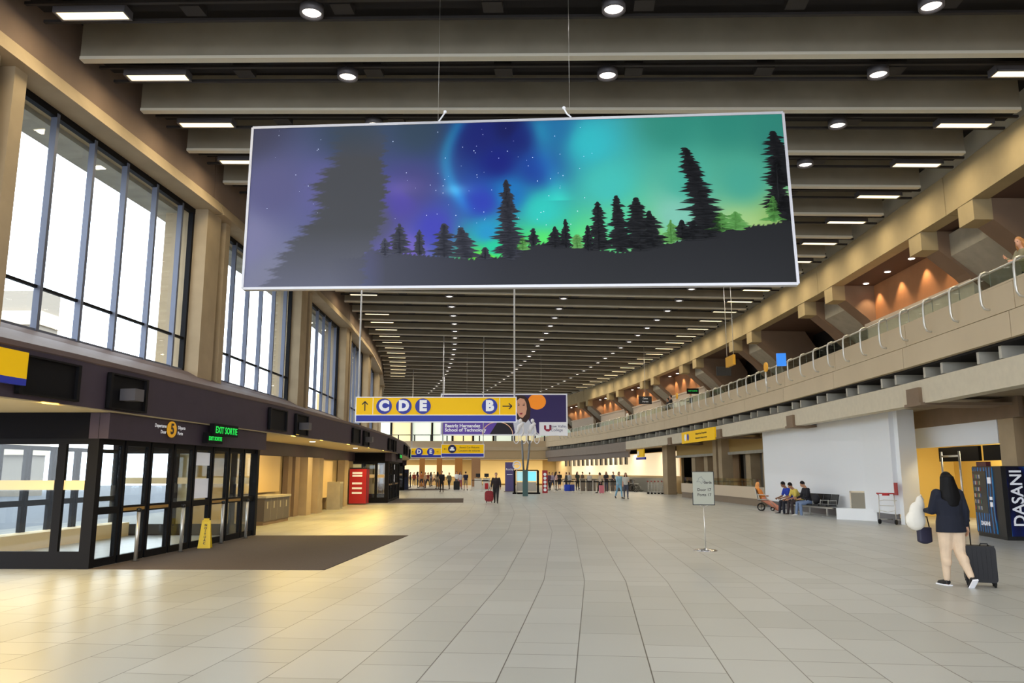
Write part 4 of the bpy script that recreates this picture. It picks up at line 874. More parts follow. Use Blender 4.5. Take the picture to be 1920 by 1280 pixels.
# sign stand
g=onfloor(1323,1032)
t=thing('sign_stand','free-standing grey notice sign on a chrome pole in the open floor','sign stand',g,-0.12)
b=MB(); b.lathe([(0.26,0),(0.26,0.012),(0.20,0.03),(0.05,0.04),(0.03,0.05),(0.0,0.05)],28); b.build('base',chrome,t)
b=MB(); b.tube([(0,0,0.03),(0,0,0.98)],0.015); b.tube([(0,0,0.92),(-0.13,0,1.0)],0.008); b.tube([(0,0,0.92),(0.13,0,1.0)],0.008); b.build('pole',steel,t)
b=MB(); b.box(-0.225,0.225,-0.01,0.01,0.99,1.70); b.build('notice_panel',mat('notice_grey',(168,170,156),0.5),t)
b=MB(); b.box(-0.24,0.24,-0.016,0.016,0.975,0.995); b.box(-0.24,-0.225,-0.016,0.016,0.975,1.25); b.box(0.225,0.24,-0.016,0.016,0.975,1.71); b.box(-0.24,0.24,-0.016,0.016,1.70,1.71); b.build('frame',blackp,t)
b=MB()
star=[(-0.10,1.56),(-0.03,1.60),(-0.01,1.55),(0.05,1.52),(-0.01,1.50),(-0.03,1.44),(-0.07,1.49),(-0.14,1.48),(-0.10,1.52)]
for i in range(len(star)):
    p=star[i];q=star[(i+1)%len(star)]; b.bar((p[0],-0.013,p[1]),(q[0],-0.013,q[1]),0.006,0.006)
b.build('star_logo',mat('logo_grey',(110,116,120),0.5),t)
text('Garda',0.07,txtd,t,(0.10,-0.012,1.47),(PI/2,0,0),'lettering',0.002); text('Door 17',0.085,txtd,t,(0.02,-0.012,1.31),(PI/2,0,0),'lettering',0.001); text('Porte 17',0.085,txtd,t,(0.02,-0.012,1.20),(PI/2,0,0),'lettering',0.001)
# wheelchairs
def wheelchair(loc,rz,label,wr=0.29):
    t=thing('wheelchair',label,'wheelchair',loc,rz)
    b=MB(); b.box(-0.22,0.22,-0.22,0.22,0.46,0.50); b.build('seat',blackp,t); b=MB(); b.hexa([(-0.22,-0.24,0.5),(0.22,-0.24,0.5),(0.22,-0.20,0.5),(-0.22,-0.20,0.5),(-0.22,-0.34,0.98),(0.22,-0.34,0.98),(0.22,-0.30,0.98),(-0.22,-0.30,0.98)]); b.build('backrest',blackp,t)
    for x in (-0.28,0.28):
        b=MB(); b.tube([(x,-0.1+wr*math.cos(2*PI*i/20),wr+0.01+wr*math.sin(2*PI*i/20)) for i in range(21)],0.02,6); b.bar((x,-0.1,0.02),(x,-0.1,2*wr),0.01,0.01); b.bar((x,-0.1-wr,wr),(x,-0.1+wr,wr),0.01,0.01); b.build('wheel',rubber,t)
        b=MB(); b.tube([(x*0.8,0.38+0.07*math.cos(2*PI*i/12),0.08+0.07*math.sin(2*PI*i/12)) for i in range(13)],0.015,6); b.build('caster',rubber,t)
        b=MB(); b.tube([(x*0.85,-0.34,1.0),(x*0.85,-0.24,0.5),(x*0.85,0.25,0.48),(x*0.8,0.5,0.15)],0.014); b.tube([(x*0.9,-0.25,0.70),(x*0.9,0.1,0.70),(x*0.9,0.15,0.5)],0.02); b.build('side_frame',steel,t)
    b=MB(); b.box(-0.18,0.18,0.42,0.6,0.12,0.14); b.build('footrest',blackp,t)
    return t
wheelchair(onfloor(1184,921),-1.3,'folded black wheelchair parked left of the cart row by the grey counter'); wheelchair(onfloor(1194,922),-1.5,'black wheelchair parked right beside another before the grey counter')
WCH=wheelchair(onfloor(1432,957),-1.85,'grey transit wheelchair carrying the reclining person in orange',0.15)
# ------------------------------------------------------------ people
def fuse(mb,name,m,parent,vox,smooth=3):
    o=mb.build(name,m,None)
    md=o.modifiers.new('fuse','REMESH'); md.mode='VOXEL'; md.voxel_size=vox; md.use_smooth_shade=True
    if smooth:
        ms=o.modifiers.new('soft','SMOOTH'); ms.factor=0.5; ms.iterations=smooth
    dg=bpy.context.evaluated_depsgraph_get(); dg.update(); me=bpy.data.meshes.new_from_object(o.evaluated_get(dg))
    o.modifiers.clear(); old=o.data; o.data=me; bpy.data.meshes.remove(old); me.materials.clear(); me.materials.append(m)
    me.polygons.foreach_set('use_smooth',[True]*len(me.polygons)); me.name=name
    if parent is not None: o.parent=parent
    return o
V=Vector
def skel(H,P):
    s=H/1.7; J={'s':s}; rad=math.radians
    ln=rad(P.get('lean',0)); u=V((math.sin(rad(P.get('side',0))),math.sin(ln),math.cos(ln))).normalized(); f=V((0,math.cos(ln),-math.sin(ln)))
    pel=V((0,0,P.get('hipz',0.91)*s)); J['u']=u; J['f']=f; J['pel']=pel; J['neck']=pel+u*0.52*s
    hn=rad(P.get('nod',0)); yaw=rad(P.get('yaw',0)); hu=V((0,math.sin(ln*0.5+hn),math.cos(ln*0.5+hn))); J['hu']=hu
    J['head']=J['neck']+hu*0.165*s+V((0,0.015*s,0)); J['yaw']=yaw
    for sd,n in ((-1,'L'),(1,'R')):
        hip=pel+V((sd*0.088*s,0,-0.02*s)); sw,kn,sp=P.get('leg'+n,(0,0,3))
        a=rad(sw); b=rad(sw-kn); c=rad(sp)
        d1=V((sd*math.sin(c),math.sin(a),-math.cos(a))).normalized(); knee=hip+d1*0.42*s
        d2=V((sd*math.sin(c)*0.4,math.sin(b),-math.cos(b))).normalized(); ank=knee+d2*0.42*s
        J['hip'+n],J['knee'+n],J['ank'+n]=hip,knee,ank; J['foot'+n]=rad(P.get('foot'+n,0)+0)
        sh=J['neck']+V((sd*0.175*s,0,0))-u*0.055*s; sw,ab,el,inn=P.get('arm'+n,(0,8,10,0))
        a=rad(sw);c=rad(ab); d1=V((sd*math.sin(c),math.sin(a)*math.cos(c),-math.cos(a)*math.cos(c))).normalized(); elb=sh+d1*0.275*s
        a2=rad(sw+el); i2=rad(inn); d2=V((sd*math.sin(c)*0.3-sd*math.sin(i2),math.sin(a2),-math.cos(a2))).normalized(); wr=elb+d2*0.245*s
        J['sh'+n],J['elb'+n],J['wr'+n],J['hd'+n]=sh,elb,wr,d2
    if P.get('ground',True):
        dz=min(J['ankL'].z,J['ankR'].z)-0.075*s
        for k_ in J:
            if isinstance(J[k_],Vector) and k_ not in('u','f','hu','hdL','hdR'): J[k_]=J[k_]-V((0,0,dz))
    return J
def ringloft(mb,J,rows,n=16,base='pel'):
    # rows: distance along spine from pelvis, half width, half depth, forward shift
    s=J['s']; X=V((1,0,0)); rs=[]
    for h,rx,ry,sh in rows:
        c=J['pel']+J['u']*h*s+J['f']*sh*s
        rs.append([c+X*rx*s*math.cos(2*PI*i/n)+J['f']*ry*s*math.sin(2*PI*i/n) for i in range(n)])
    mb.rings(rs)
def limb(mb,pts,rad,n=10):
    P=[];R=[]
    for (a,ra),(b_,rb) in zip(list(zip(pts,rad))[:-1],list(zip(pts,rad))[1:]):
        for t_ in (0,0.34,0.67): P.append(a.lerp(b_,t_)); R.append(ra+(rb-ra)*t_)
    P.append(pts[-1]); R.append(rad[-1]); mb.tube(P,R,n); mb.ell(pts[0],(rad[0],)*3,n=10); 
    for q,r in zip(pts[1:],rad[1:]): mb.ell(q,(r*0.98,)*3,n=10)
def hand(mb,wr,d,side,s,curl=0.6,fing=True):
    d=d.normalized(); up=V((0,1,0)) if abs(d.y)<0.8 else V((0,0,1)); ac=d.cross(up).normalized()*(1); n_=ac.cross(d).normalized()
    palm=wr+d*0.045*s
    mb.tube([wr,palm,wr+d*0.085*s],[0.024*s,0.032*s,0.028*s],8)
    if not fing:
        mb.ell(wr+d*0.11*s,(0.025*s,0.03*s,0.04*s)); return
    for i,(o,L) in enumerate(((-0.027,0.070),(-0.009,0.080),(0.009,0.075),(0.027,0.058))):
        b0=wr+d*0.082*s+n_*o*s; c1=b0+(d*math.cos(curl*0.4)+ac*side*math.sin(curl*0.4))*L*0.45*s; c2=c1+(d*math.cos(curl*1.3)+ac*side*math.sin(curl*1.3))*L*0.33*s; c3=c2+(d*math.cos(curl*2)+ac*side*math.sin(curl*2))*L*0.25*s
        mb.tube([b0,c1,c2,c3],[0.0095*s,0.0092*s,0.0085*s,0.007*s],7)
    b0=wr+d*0.03*s-n_*0.025*s; mb.tube([b0,b0-n_*0.028*s+d*0.03*s+ac*side*0.012*s,b0-n_*0.036*s+d*0.062*s+ac*side*0.02*s],[0.013*s,0.011*s,0.009*s],7)
def person(name,label,loc,rz,H,P,cols,vox=0.016,build=1.0,sleeve=1.0,legs='trousers',hair='short',group=None,top_len=0.0,fing=True,shoes=True):
    t=thing(name,label,'person',loc,rz,group); J=skel(H,P); s=J['s']; w=build
    skin=mat('skin_%d_%d_%d'%cols['skin'],cols['skin'],0.55); 
    b=MB()
    ringloft(b,J,[(-0.09,0.10*w,0.08*w,0),(-0.03,0.158*w,0.105*w,-0.01),(0.04,0.155*w,0.105*w,-0.005),(0.14,0.128*w,0.09*w,0),(0.24,0.142*w,0.10*w,0.005),(0.36,0.155*w,0.108*w,0.005),(0.44,0.160,0.088,0),(0.485,0.10,0.06,0),(0.52,0.052,0.052,0),(0.58,0.048,0.05,0.01),(0.62,0.04,0.04,0.015)])
    hd=J['head']; Ry=Matrix.Rotation(-J['yaw'],3,'Z')
    tilt=Matrix.Rotation(-math.acos(max(-1,min(1,J['hu'].z)))*(1 if J['hu'].y>=0 else -1),3,'X')
    R=tilt@Ry
    def hp(x,y,z): return hd+R@V((x*s,y*s,z*s))
    b.ell(hp(0,-0.008,0.02),(0.073*s,0.090*s,0.098*s),n=14,rot=R); b.ell(hp(0,0.028,-0.045),(0.055*s,0.060*s,0.065*s),n=12,rot=R)
    b.tube([hp(0,0.082,0.02),hp(0,0.103,-0.012),hp(0,0.09,-0.022)],[0.009*s,0.013*s,0.010*s],6)
    for x in (-1,1): b.ell(hp(x*0.074,-0.005,0.0),(0.010*s,0.018*s,0.028*s),n=8,rot=R)
    b.tube([hp(-0.02,0.079,-0.055),hp(0,0.086,-0.053),hp(0.02,0.079,-0.055)],0.007*s,6)
    for n in 'LR':
        sd=-1 if n=='L' else 1
        limb(b,[J['hip'+n],J['knee'+n],J['ank'+n]],[0.085*w*s,0.052*w*s,0.036*s]); b.ell(J['knee'+n].lerp(J['ank'+n],0.3)+V((0,-0.01*s,0)),(0.052*w*s,0.055*w*s,0.10*s),n=10)
        limb(b,[J['sh'+n],J['elb'+n],J['wr'+n]],[0.050*w*s,0.038*w*s,0.025*s])
        hand(b,J['wr'+n],J['hd'+n],-sd,s,fing=fing)
        fa=J['foot'+n]; fd=V((sd*0.12,math.cos(fa),math.sin(fa))).normalized(); a=J['ank'+n]
        b.tube([a+V((0,-0.03*s,-0.035*s)),a+fd*0.06*s+V((0,0,-0.04*s)),a+fd*0.16*s+V((0,0,-0.055*s))],[0.034*s,0.036*s,0.024*s],8)
    fuse(b,'body',skin,t,vox)
    if vox<0.02 and P.get('face',True):
        for x in (-1,1):
            e=MB(); e.ell(hp(x*0.030,0.079,0.018),(0.011*s,0.006*s,0.007*s),n=8,rot=R); e.build('eye',mat('eye_dark',(40,28,24),0.3),t)
    # top
    g=0.014
    b=MB(); b0=-0.02-top_len
    rows=[(b0,0.172*w+0.10*top_len,0.122*w+0.10*top_len,-0.008),(0.05,0.168*w,0.122*w,-0.005),(0.14,0.148*w,0.108*w,0),(0.24,0.158*w,0.116*w,0.005),(0.36,0.172*w,0.124*w,0.005),(0.43,0.172,0.106,0),(0.49,0.110,0.078,0),(0.525,0.068,0.066,0.002)]
    ringloft(b,J,rows)
    for n in 'LR':
        if sleeve>0.5: 
            e=J['elb'+n].lerp(J['wr'+n],(sleeve-0.5)*2*0.95); limb(b,[J['sh'+n],J['elb'+n],e],[0.066*w*s,0.052*w*s,0.040*s])
        else: e=J['sh'+n].lerp(J['elb'+n],0.35+sleeve); limb(b,[J['sh'+n],e],[0.064*w*s,0.056*w*s])
    tm=mat('cloth_%d_%d_%d'%cols['top'],cols['top'],0.85,var=0.08,scale=9); fuse(b,'jacket' if sleeve>0.8 else 'shirt',tm,t,vox)
    # bottom
    bm_=mat('cloth_%d_%d_%d'%cols['bottom'],cols['bottom'],0.85,var=0.06,scale=9)
    b=MB()
    ringloft(b,J,[(-0.10,0.12*w,0.095*w,-0.01),(-0.04,0.170*w,0.122*w,-0.012),(0.04,0.165*w,0.115*w,-0.006),(0.10,0.145*w,0.102*w,0)])
    fr={'trousers':0.93,'shorts':0.0}.get(legs,0.93)
    if legs=='robe':
        for n in 'LR': limb(b,[J['hip'+n],J['knee'+n],J['knee'+n].lerp(J['ank'+n],0.9)],[0.11*w*s,0.09*w*s,0.10*s])
        b.tube([(J['hipL']+J['hipR'])/2,(J['kneeL']+J['kneeR'])/2,((J['ankL']+J['ankR'])/2).lerp((J['kneeL']+J['kneeR'])/2,0.2)],[0.12*s,0.12*s,0.13*s],10)
    else:
        for n in 'LR':
            if fr>0: limb(b,[J['hip'+n],J['knee'+n],J['knee'+n].lerp(J['ank'+n],fr)],[0.098*w*s,0.064*w*s,0.050*s]); b.ell(J['knee'+n].lerp(J['ank'+n],0.3)+V((0,-0.01*s,0)),(0.060*w*s,0.064*w*s,0.11*s),n=10)
            else: limb(b,[J['hip'+n],J['hip'+n].lerp(J['knee'+n],0.9)],[0.100*w*s,0.080*w*s])
    fuse(b,{'shorts':'shorts','robe':'robe_skirt'}.get(legs,'trousers'),bm_,t,vox)
    # hair
    hm=mat('hair_%d_%d_%d'%cols['hair'],cols['hair'],0.6,var=0.15,scale=20,spec=0.2)
    if hair!='none':
        b=MB(); b.ell(hp(0,-0.022,0.035),(0.083*s,0.092*s,0.100*s),n=14,rot=R)
        if hair=='long':
            b.tube([hp(0,-0.045,0.05),hp(0,-0.085,-0.05),hp(0,-0.10,-0.16),hp(0,-0.115,-0.30),hp(0.0,-0.12,-0.44)],[0.085*s,0.095*s,0.105*s,0.09*s,0.04*s],12)
            for x in (-1,1): b.tube([hp(x*0.06,-0.02,0.03),hp(x*0.085,-0.03,-0.08),hp(x*0.095,-0.06,-0.20),hp(x*0.07,-0.09,-0.34)],[0.03*s,0.035*s,0.04*s,0.02*s],8)
        if hair=='longwide':
            rs=[]
            for z,rx,ry,y in ((0.10,0.05,0.05,-0.03),(0.05,0.10,0.095,-0.04),(-0.05,0.122,0.09,-0.055),(-0.15,0.148,0.09,-0.075),(-0.27,0.155,0.08,-0.10),(-0.38,0.115,0.06,-0.115),(-0.46,0.06,0.035,-0.115)):
                rs.append([hp(rx*math.cos(2*PI*i/16),y+ry*math.sin(2*PI*i/16),z) for i in range(16)])
            b.rings(rs)
        if hair=='bob': b.tube([hp(0,-0.04,0.03),hp(0,-0.06,-0.06),hp(0,-0.05,-0.13)],[0.09*s,0.09*s,0.05*s],12)
        if hair=='scarf': b.tube([hp(0,-0.03,0.05),hp(0,-0.04,-0.06),hp(0,-0.03,-0.14),hp(0,-0.02,-0.22)],[0.09*s,0.092*s,0.10*s,0.13*s],12)
        fuse(b,'hair' if hair!='scarf' else 'headscarf',hm,t,vox,2)
    if shoes:
        sm=mat('shoe_%d_%d_%d'%cols.get('shoe',(20,20,22)),cols.get('shoe',(20,20,22)),0.6)
        for n in 'LR':
            sd=-1 if n=='L' else 1; fa=J['foot'+n]; fd=V((sd*0.12,math.cos(fa),math.sin(fa))).normalized(); a=J['ank'+n]; dn=V((0,-math.sin(fa),math.cos(fa)))
            b=MB(); b.tube([a-dn*0.02*s-fd*0.035*s,a-dn*0.035*s+fd*0.05*s,a-dn*0.05*s+fd*0.17*s,a-dn*0.055*s+fd*0.20*s],[0.042*s,0.046*s,0.036*s,0.02*s],10); o=fuse(b,'shoe',sm,t,min(vox,0.014),1)
            if vox<0.02:
                b=MB(); q=[a-dn*0.072*s-fd*0.065*s,a-dn*0.072*s+fd*0.205*s]; b.bar(q[0],q[1],0.082*s,0.022*s,0,up=dn); b.build('sole',wht,o)
    return t,J
STAND=dict(legL=(2,2,3),legR=(-3,1,3))
WALK=dict(legL=(22,12,1),legR=(-18,14,1),footR=-30,armL=(-18,8,18,0),armR=(20,8,22,0),lean=3)
# woman with suitcase, seen from behind, walking away
dirw=math.radians(4)
P=dict(legL=(6,2,0),legR=(-8,26,-1),footR=-42,armL=(16,12,72,10),armR=(-8,14,12,0),lean=1,face=False)
wl=onfloor(1781,1098); 
t,J=person('person','person with long black hair in navy top and cream leggings pulling a black suitcase',wl+Vector((0.09,0,0)),dirw,1.66,P,dict(skin=(196,150,120),top=(14,20,38),bottom=(214,190,164),hair=(10,9,11),shoe=(22,22,26)),0.011,1.30,0.95,'trousers','longwide',top_len=0.10)
Mw=Matrix.Translation(t.location)@Matrix.Rotation(dirw,4,'Z')
def wpos(v): return Mw@v
# suitcase
sl=onfloor(1841,1099)
t=thing('suitcase','black four-wheeled hard suitcase with its handle raised beside the walking woman','suitcase',sl,math.radians(-24))
b=MB()
def rbox(mb,x0,x1,y0,y1,z0,z1,r=0.04,m=0):
    pr=[]
    for cx,cz,a0 in ((x1-r,z1-r,0),(x0+r,z1-r,90),(x0+r,z0+r,180),(x1-r,z0+r,270)):
        for i in range(5): a=math.radians(a0+22.5*i); pr.append((cx+r*math.cos(a),cz+r*math.sin(a)))
    mb.rings([[(x,y0,z) for x,z in pr],[(x,y1,z) for x,z in pr]],m,False)
rbox(b,-0.21,0.21,-0.13,0.13,0.07,0.60,0.05); 
for x in (-0.15,-0.09,-0.03,0.03,0.09,0.15):
    b.box(x-0.008,x+0.008,-0.137,-0.125,0.13,0.55); b.box(x-0.008,x+0.008,0.125,0.137,0.13,0.55)
b.build('shell',mat('case_black',(16,15,20),0.5,spec=0.3),t)
b=MB(); b.box(-0.212,0.212,-0.006,0.006,0.075,0.602); b.build('zip_seam',blackp,t)
b=MB(); b.tube([(-0.20,0.06,0.60),(-0.20,0.06,0.96)],0.010); b.tube([(-0.09,0.06,0.60),(-0.09,0.06,0.96)],0.010); b.tube([(-0.22,0.06,0.965),(-0.07,0.06,0.965)],0.016); b.build('handle',blackp,t)
b=MB(); b.tube([(0.02,-0.02,0.60),(0.03,-0.02,0.63),(0.12,-0.02,0.63),(0.13,-0.02,0.60)],0.01); b.build('top_grip',blackp,t)
for x in (-0.17,0.17):
    for y in (-0.09,0.09):
        b=MB(); b.rings([[(x+dx,y+0.033*math.cos(2*PI*i/14),0.034+0.033*math.sin(2*PI*i/14)) for i in range(14)] for dx in (-0.014,0.014)]); b.box(x-0.022,x+0.022,y-0.012,y+0.012,0.035,0.085); b.build('wheel',rubber,t)
# her tote bags
hl=wpos(J['wrL']+J['hdL']*0.05)
t=thing('tote_bag','slouchy white cloth bag hanging from the walking woman\'s left arm','bag',(hl.x-0.10,hl.y-0.02,0.78),0.1)
b=MB(); b.ell((-0.04,0,0.17),(0.17,0.085,0.16)); b.ell((-0.01,0,0.28),(0.13,0.07,0.18)); b.ell((0.05,0,0.40),(0.075,0.055,0.15)); fuse(b,'bag_body',mat('tote_white',(226,222,212),0.8,var=0.04),t,0.014,4)
b=MB(); b.tube([(0.02,0,0.46),(0.08,0,0.56),(0.12,0.0,0.48)],0.012); b.build('strap',MATS['tote_white'],t)
t=thing('handbag','small navy and black handbag hanging below the white bag','bag',(hl.x+0.02,hl.y+0.05,0.58),0.1)
b=MB(); b.prism([(-0.11,-0.05),(0.10,-0.05),(0.10,0.05),(-0.11,0.05)],0.03,0.26); b.ell((0,0,0.05),(0.11,0.055,0.05)); fuse(b,'bag_body',mat('bag_navy',(40,40,64),0.6),t,0.014,3)
b=MB(); b.tube([(-0.08,0,0.25),(-0.06,0,0.42),(0.06,0.0,0.42),(0.09,0,0.25)],0.01); b.build('strap',blackp,t)
# seated row and bench
def face(px,py,dpx): 
    a=onfloor(px,py);c=onfloor(px+dpx,py); d=c-a; return math.atan2(d.y,d.x)-PI/2
SEAT=dict(hipz=0.50,legL=(82,84,4),legR=(86,80,4),lean=24,armL=(16,6,58,14),armR=(20,6,52,14),nod=24,ground=False)
bp=onfloor(1508,965); bq=onfloor(1548,967); 
bench_dir=PI/2+math.radians(8)
def bench():
    o=onfloor(1524,966); t=thing('bench_seating','black beam seating unit with steel legs against the white hoarding','seating',o,math.radians(-82))
    # local x runs along bench
    b=MB(); b.bar((-1.9,0,0.34),(1.5,0,0.34),0.06,0.06); b.build('beam',steel,t)
    for x in (-1.5,-0.2,1.1):
        b=MB(); b.bar((x,0,0.02),(x,0,0.33),0.05,0.05); b.bar((x,-0.25,0.02),(x,0.25,0.02),0.05,0.03,up=(0,0,1)); b.build('leg',steel,t)
    for i in range(6):
        x=-1.62+i*0.56
        b=MB(); rb=[(x-0.24,-0.22),(x+0.24,-0.22),(x+0.24,0.24),(x-0.24,0.24)]; b.prism(rb,0.40,0.45); b.build('seat',blackp,t)
        b=MB(); b.hexa([(x-0.24,0.22,0.47),(x+0.24,0.22,0.47),(x+0.24,0.26,0.47),(x-0.24,0.26,0.47),(x-0.24,0.32,0.85),(x+0.24,0.32,0.85),(x+0.24,0.36,0.85),(x-0.24,0.36,0.85)]); b.build('backrest',blackp,t)
        b=MB(); b.tube([(x+0.28,0.2,0.42),(x+0.28,0.2,0.62),(x+0.28,-0.15,0.62),(x+0.28,-0.15,0.45)],0.015); b.build('armrest',steel,t)
    return t
BN=bench(); MB_=Matrix.Translation(BN.location)@Matrix.Rotation(math.radians(-82),4,'Z')
def onbench(x,y=-0.02): p=MB_@Vector((x,y,0)); return (p.x,p.y,0)
bz=math.radians(-82)+PI
seats=[(-1.62,'person in a bright blue shirt and dark trousers sitting bent forward on the black seats',dict(skin=(150,108,84),top=(30,60,170),bottom=(40,42,56),hair=(22,20,24),shoe=(30,30,34)),dict(SEAT)),
(-0.90,'person in a yellow top leaning forward between the blue shirt and black jacket',dict(skin=(180,130,100),top=(210,190,90),bottom=(60,50,54),hair=(24,20,24),shoe=(60,50,50)),dict(SEAT,lean=30)),
(-0.20,'person in a black jacket, pale jeans and white shoes sitting on the black seats',dict(skin=(190,140,110),top=(24,24,34),bottom=(120,140,176),hair=(22,20,26),shoe=(214,212,206)),dict(SEAT,lean=12,nod=30))]
for x,lab,c,P in seats:
    person('person',lab,onbench(x),bz,1.80,P,c,0.018,1.0,0.4 if 'bright blue' in lab or 'yellow' in lab else 0.95,'trousers','short')
o=onbench(0.35); t=thing('backpack','bulky black bag resting on the seat beside the person in the black jacket','bag',(o[0],o[1],0.45),bz); b=MB(); b.ell((0,0,0.20),(0.20,0.15,0.20)); b.ell((0.05,0,0.30),(0.13,0.11,0.12)); fuse(b,'bag_body',mat('bag_black',(30,30,36),0.8),t,0.02)
# reclining person in orange on the wheelchair
wl_=onfloor(1432,957)
person('person','person in an orange top and salmon robe reclining in the grey wheelchair',(wl_.x,wl_.y,0.0),-1.85,1.62,dict(hipz=0.56,legL=(58,6,4),legR=(60,8,2),lean=-26,armL=(25,10,55,14),armR=(22,8,60,14),nod=20,ground=False,footL=20,footR=20),dict(skin=(176,126,98),top=(232,140,60),bottom=(226,150,124),hair=(236,164,96),shoe=(40,34,34)),0.018,1.05,0.95,'robe','scarf')
# walking man with red case
p=onfloor(930,943)
t,J=person('person','person in a dark suit jacket walking down the hall centre with a red case',p,PI-0.05,1.66,dict(WALK,armR=(-20,16,10,0),armL=(8,14,10,0)),dict(skin=(196,150,124),top=(38,32,40),bottom=(36,36,44),hair=(120,104,92),shoe=(18,16,18)),0.02,1.18,0.95,'trousers','short')
p=onfloor(917,942)
t=thing('suitcase','rounded dark red rolling case beside the person in the dark suit jacket','suitcase',p,0.1); b=MB(); rbox(b,-0.24,0.24,-0.13,0.13,0.06,0.66,0.15); fuse(b,'shell',mat('case_red',(140,22,38),0.5,var=0.25,scale=8),t,0.02,2); b=MB(); b.tube([(-0.06,0.08,0.64),(0.10,0.08,0.95)],0.012); b.tube([(0.06,0.08,0.64),(0.16,0.08,0.95)],0.012); b.tube([(0.08,0.08,0.95),(0.18,0.08,0.95)],0.014); b.build('handle',blackp,t)
for x in (-0.15,0.15):
    b=MB(); b.rings([[(x+dx,0.05*math.cos(2*PI*i/12),0.05+0.05*math.sin(2*PI*i/12)) for i in range(12)] for dx in (-0.02,0.02)]); b.build('wheel',rubber,t)
# woman on the mezzanine leaning on the rail
pm=W(1.30,10.12,5.36)
person('person','blonde person in a camouflage jacket leaning over the mezzanine rail at the picture edge',pm,ANG(1.1,10)+PI/2+0.1,1.68,dict(STAND,lean=14,armL=(18,8,70,25),armR=(22,8,95,20),nod=8,yaw=-20),dict(skin=(226,170,140),top=(150,142,112),bottom=(30,30,36),hair=(196,140,90),shoe=(20,20,20)),0.016,1.05,0.95,'trousers','long')
pm=W(15.8,10.2,5.36)
person('person','person in a black jacket standing on the mezzanine beside the round yellow sign',pm,ANG(11,10)+PI/2,1.78,dict(STAND),dict(skin=(206,156,130),top=(24,24,30),bottom=(24,24,30),hair=(40,30,28),shoe=(20,20,20)),0.024,1.05,0.95,'trousers','short')
# ------------------------------------------------------------ distant people: a few figures copied with their own clothes
SLOT={'body':'skin','jacket':'top','shirt':'top','trousers':'bottom','shorts':'bottom','robe_skirt':'bottom','hair':'hair','headscarf':'hair','shoe':'shoe'}
BASE=dict(skin=(200,150,124),top=(60,60,64),bottom=(40,40,46),hair=(30,24,22),shoe=(24,22,22))
def far_proto(P,sleeve,legs,hair): return person('person','x',(0,0,-50),0,1.70,P,BASE,0.034,1.05,sleeve,legs,hair,fing=False)[0]
PR=[far_proto(dict(STAND,armL=(5,6,10,0),armR=(5,6,70,10)),0.95,'trousers','short'),far_proto(dict(WALK),0.4,'shorts','short'),far_proto(dict(STAND,armL=(10,8,80,15)),0.4,'trousers','long'),far_proto(dict(WALK,lean=5),0.95,'trousers','bob')]
used=set()
def far(i,px,py,rz,H,label,top,bottom,hair=(30,24,22),skin=(200,150,124),shoe=(24,22,22),loc=None,group=None):
    src=PR[i]; l=loc or onfloor(px,py); s=H/1.70
    if i not in used: o=src; used.add(i); o.location=l; o.rotation_euler=(0,0,rz); o['label']=label
    else: o=dup(src,l,rz,label)
    o.scale=(s,s,s)
    if group: o['group']=group
    c=dict(skin=skin,top=top,bottom=bottom,hair=hair,shoe=shoe)
    for ch in o.children:
        k_=SLOT.get(ch.name.split('.')[0])
        if k_:
            pre={'skin':'skin','hair':'hair','shoe':'shoe'}.get(k_,'cloth'); v=c[k_]
            ch.material_slots[0].link='OBJECT'; ch.material_slots[0].material=mat(pre+'_%d_%d_%d'%v,v,0.8)
far(0,828,922,PI,1.76,'person dressed all in black standing left of the black suitcase in the distance',(22,22,28),(20,20,26))
far(1,873,919,0.2,1.74,'person in navy top and beige shorts standing right of the tall black suitcase',(28,32,60),(160,140,110))
far(2,863,917,PI+0.4,1.68,'person in a pale grey top and pink trousers beside the distant navy-topped person',(196,196,204),(160,90,104))
far(0,856,914,2.6,1.72,'person in a white shirt standing behind the tall black suitcase',(226,222,214),(90,86,84))
far(3,842,917,PI-0.3,1.66,'person in an olive top bending a little behind the person in black',(110,110,88),(50,50,54))
far(2,820,916,0.4,1.70,'person in a khaki tunic just left of the person in black',(156,136,108),(120,104,84))
crowd=[(762,912,'dark red',(110,36,36)),(769,914,'black',(30,28,30)),(776,911,'brick red',(150,70,50)),(783,914,'burgundy',(96,40,50)),(790,913,'orange',(210,128,70)),(797,915,'tan',(190,150,110)),(802,912,'rust',(150,80,60)),(808,911,'grey',(120,118,116)),(814,910,'cream',(206,190,160))]
for i,(px,py,cn,c) in enumerate(crowd):
    far((i*3+1)%4,px,py,(i*1.7)%6.28,1.62+0.03*(i%5),'distant traveller in a %s top in the waiting crowd before the orange columns'%cn,c,((40,38,44),(70,60,60),(90,70,60))[i%3],hair=((30,24,22),(60,40,30),(20,18,20))[i%3])
q=[(1030,919,'dark plum','by the red totem sign',(80,40,60)),(1036,918,'lilac','just right of the red totem sign',(160,150,180)),(1043,919,'pale pink','in the check-in queue',(220,180,176)),(1049,918,'black','in the check-in queue',(30,30,34)),(1062,919,'charcoal','in the check-in queue',(70,72,78)),(1068,917,'silver','in the check-in queue',(170,170,172)),(1083,919,'dark green','in the check-in queue',(50,60,54)),(1092,917,'brown','at the check-in desks',(96,76,60)),(1106,920,'light grey','at the check-in desks',(190,186,182)),(1126,924,'beige','with a pink bag at the check-in desks',(196,180,160)),(1137,921,'black','reaching toward a desk',(34,34,38)),(1150,920,'navy','before the light blue pair',(40,46,70))]
for i,(px,py,cn,wh,c) in enumerate(q):
    far((i*3)%4,px,py,(2.2+i*1.3)%6.28,1.64+0.03*(i%4),'distant person in a %s top %s'%(cn,wh),c,((34,34,44),(60,62,80),(100,96,92))[i%3],hair=((26,22,22),(90,70,50),(50,36,28))[i%3])
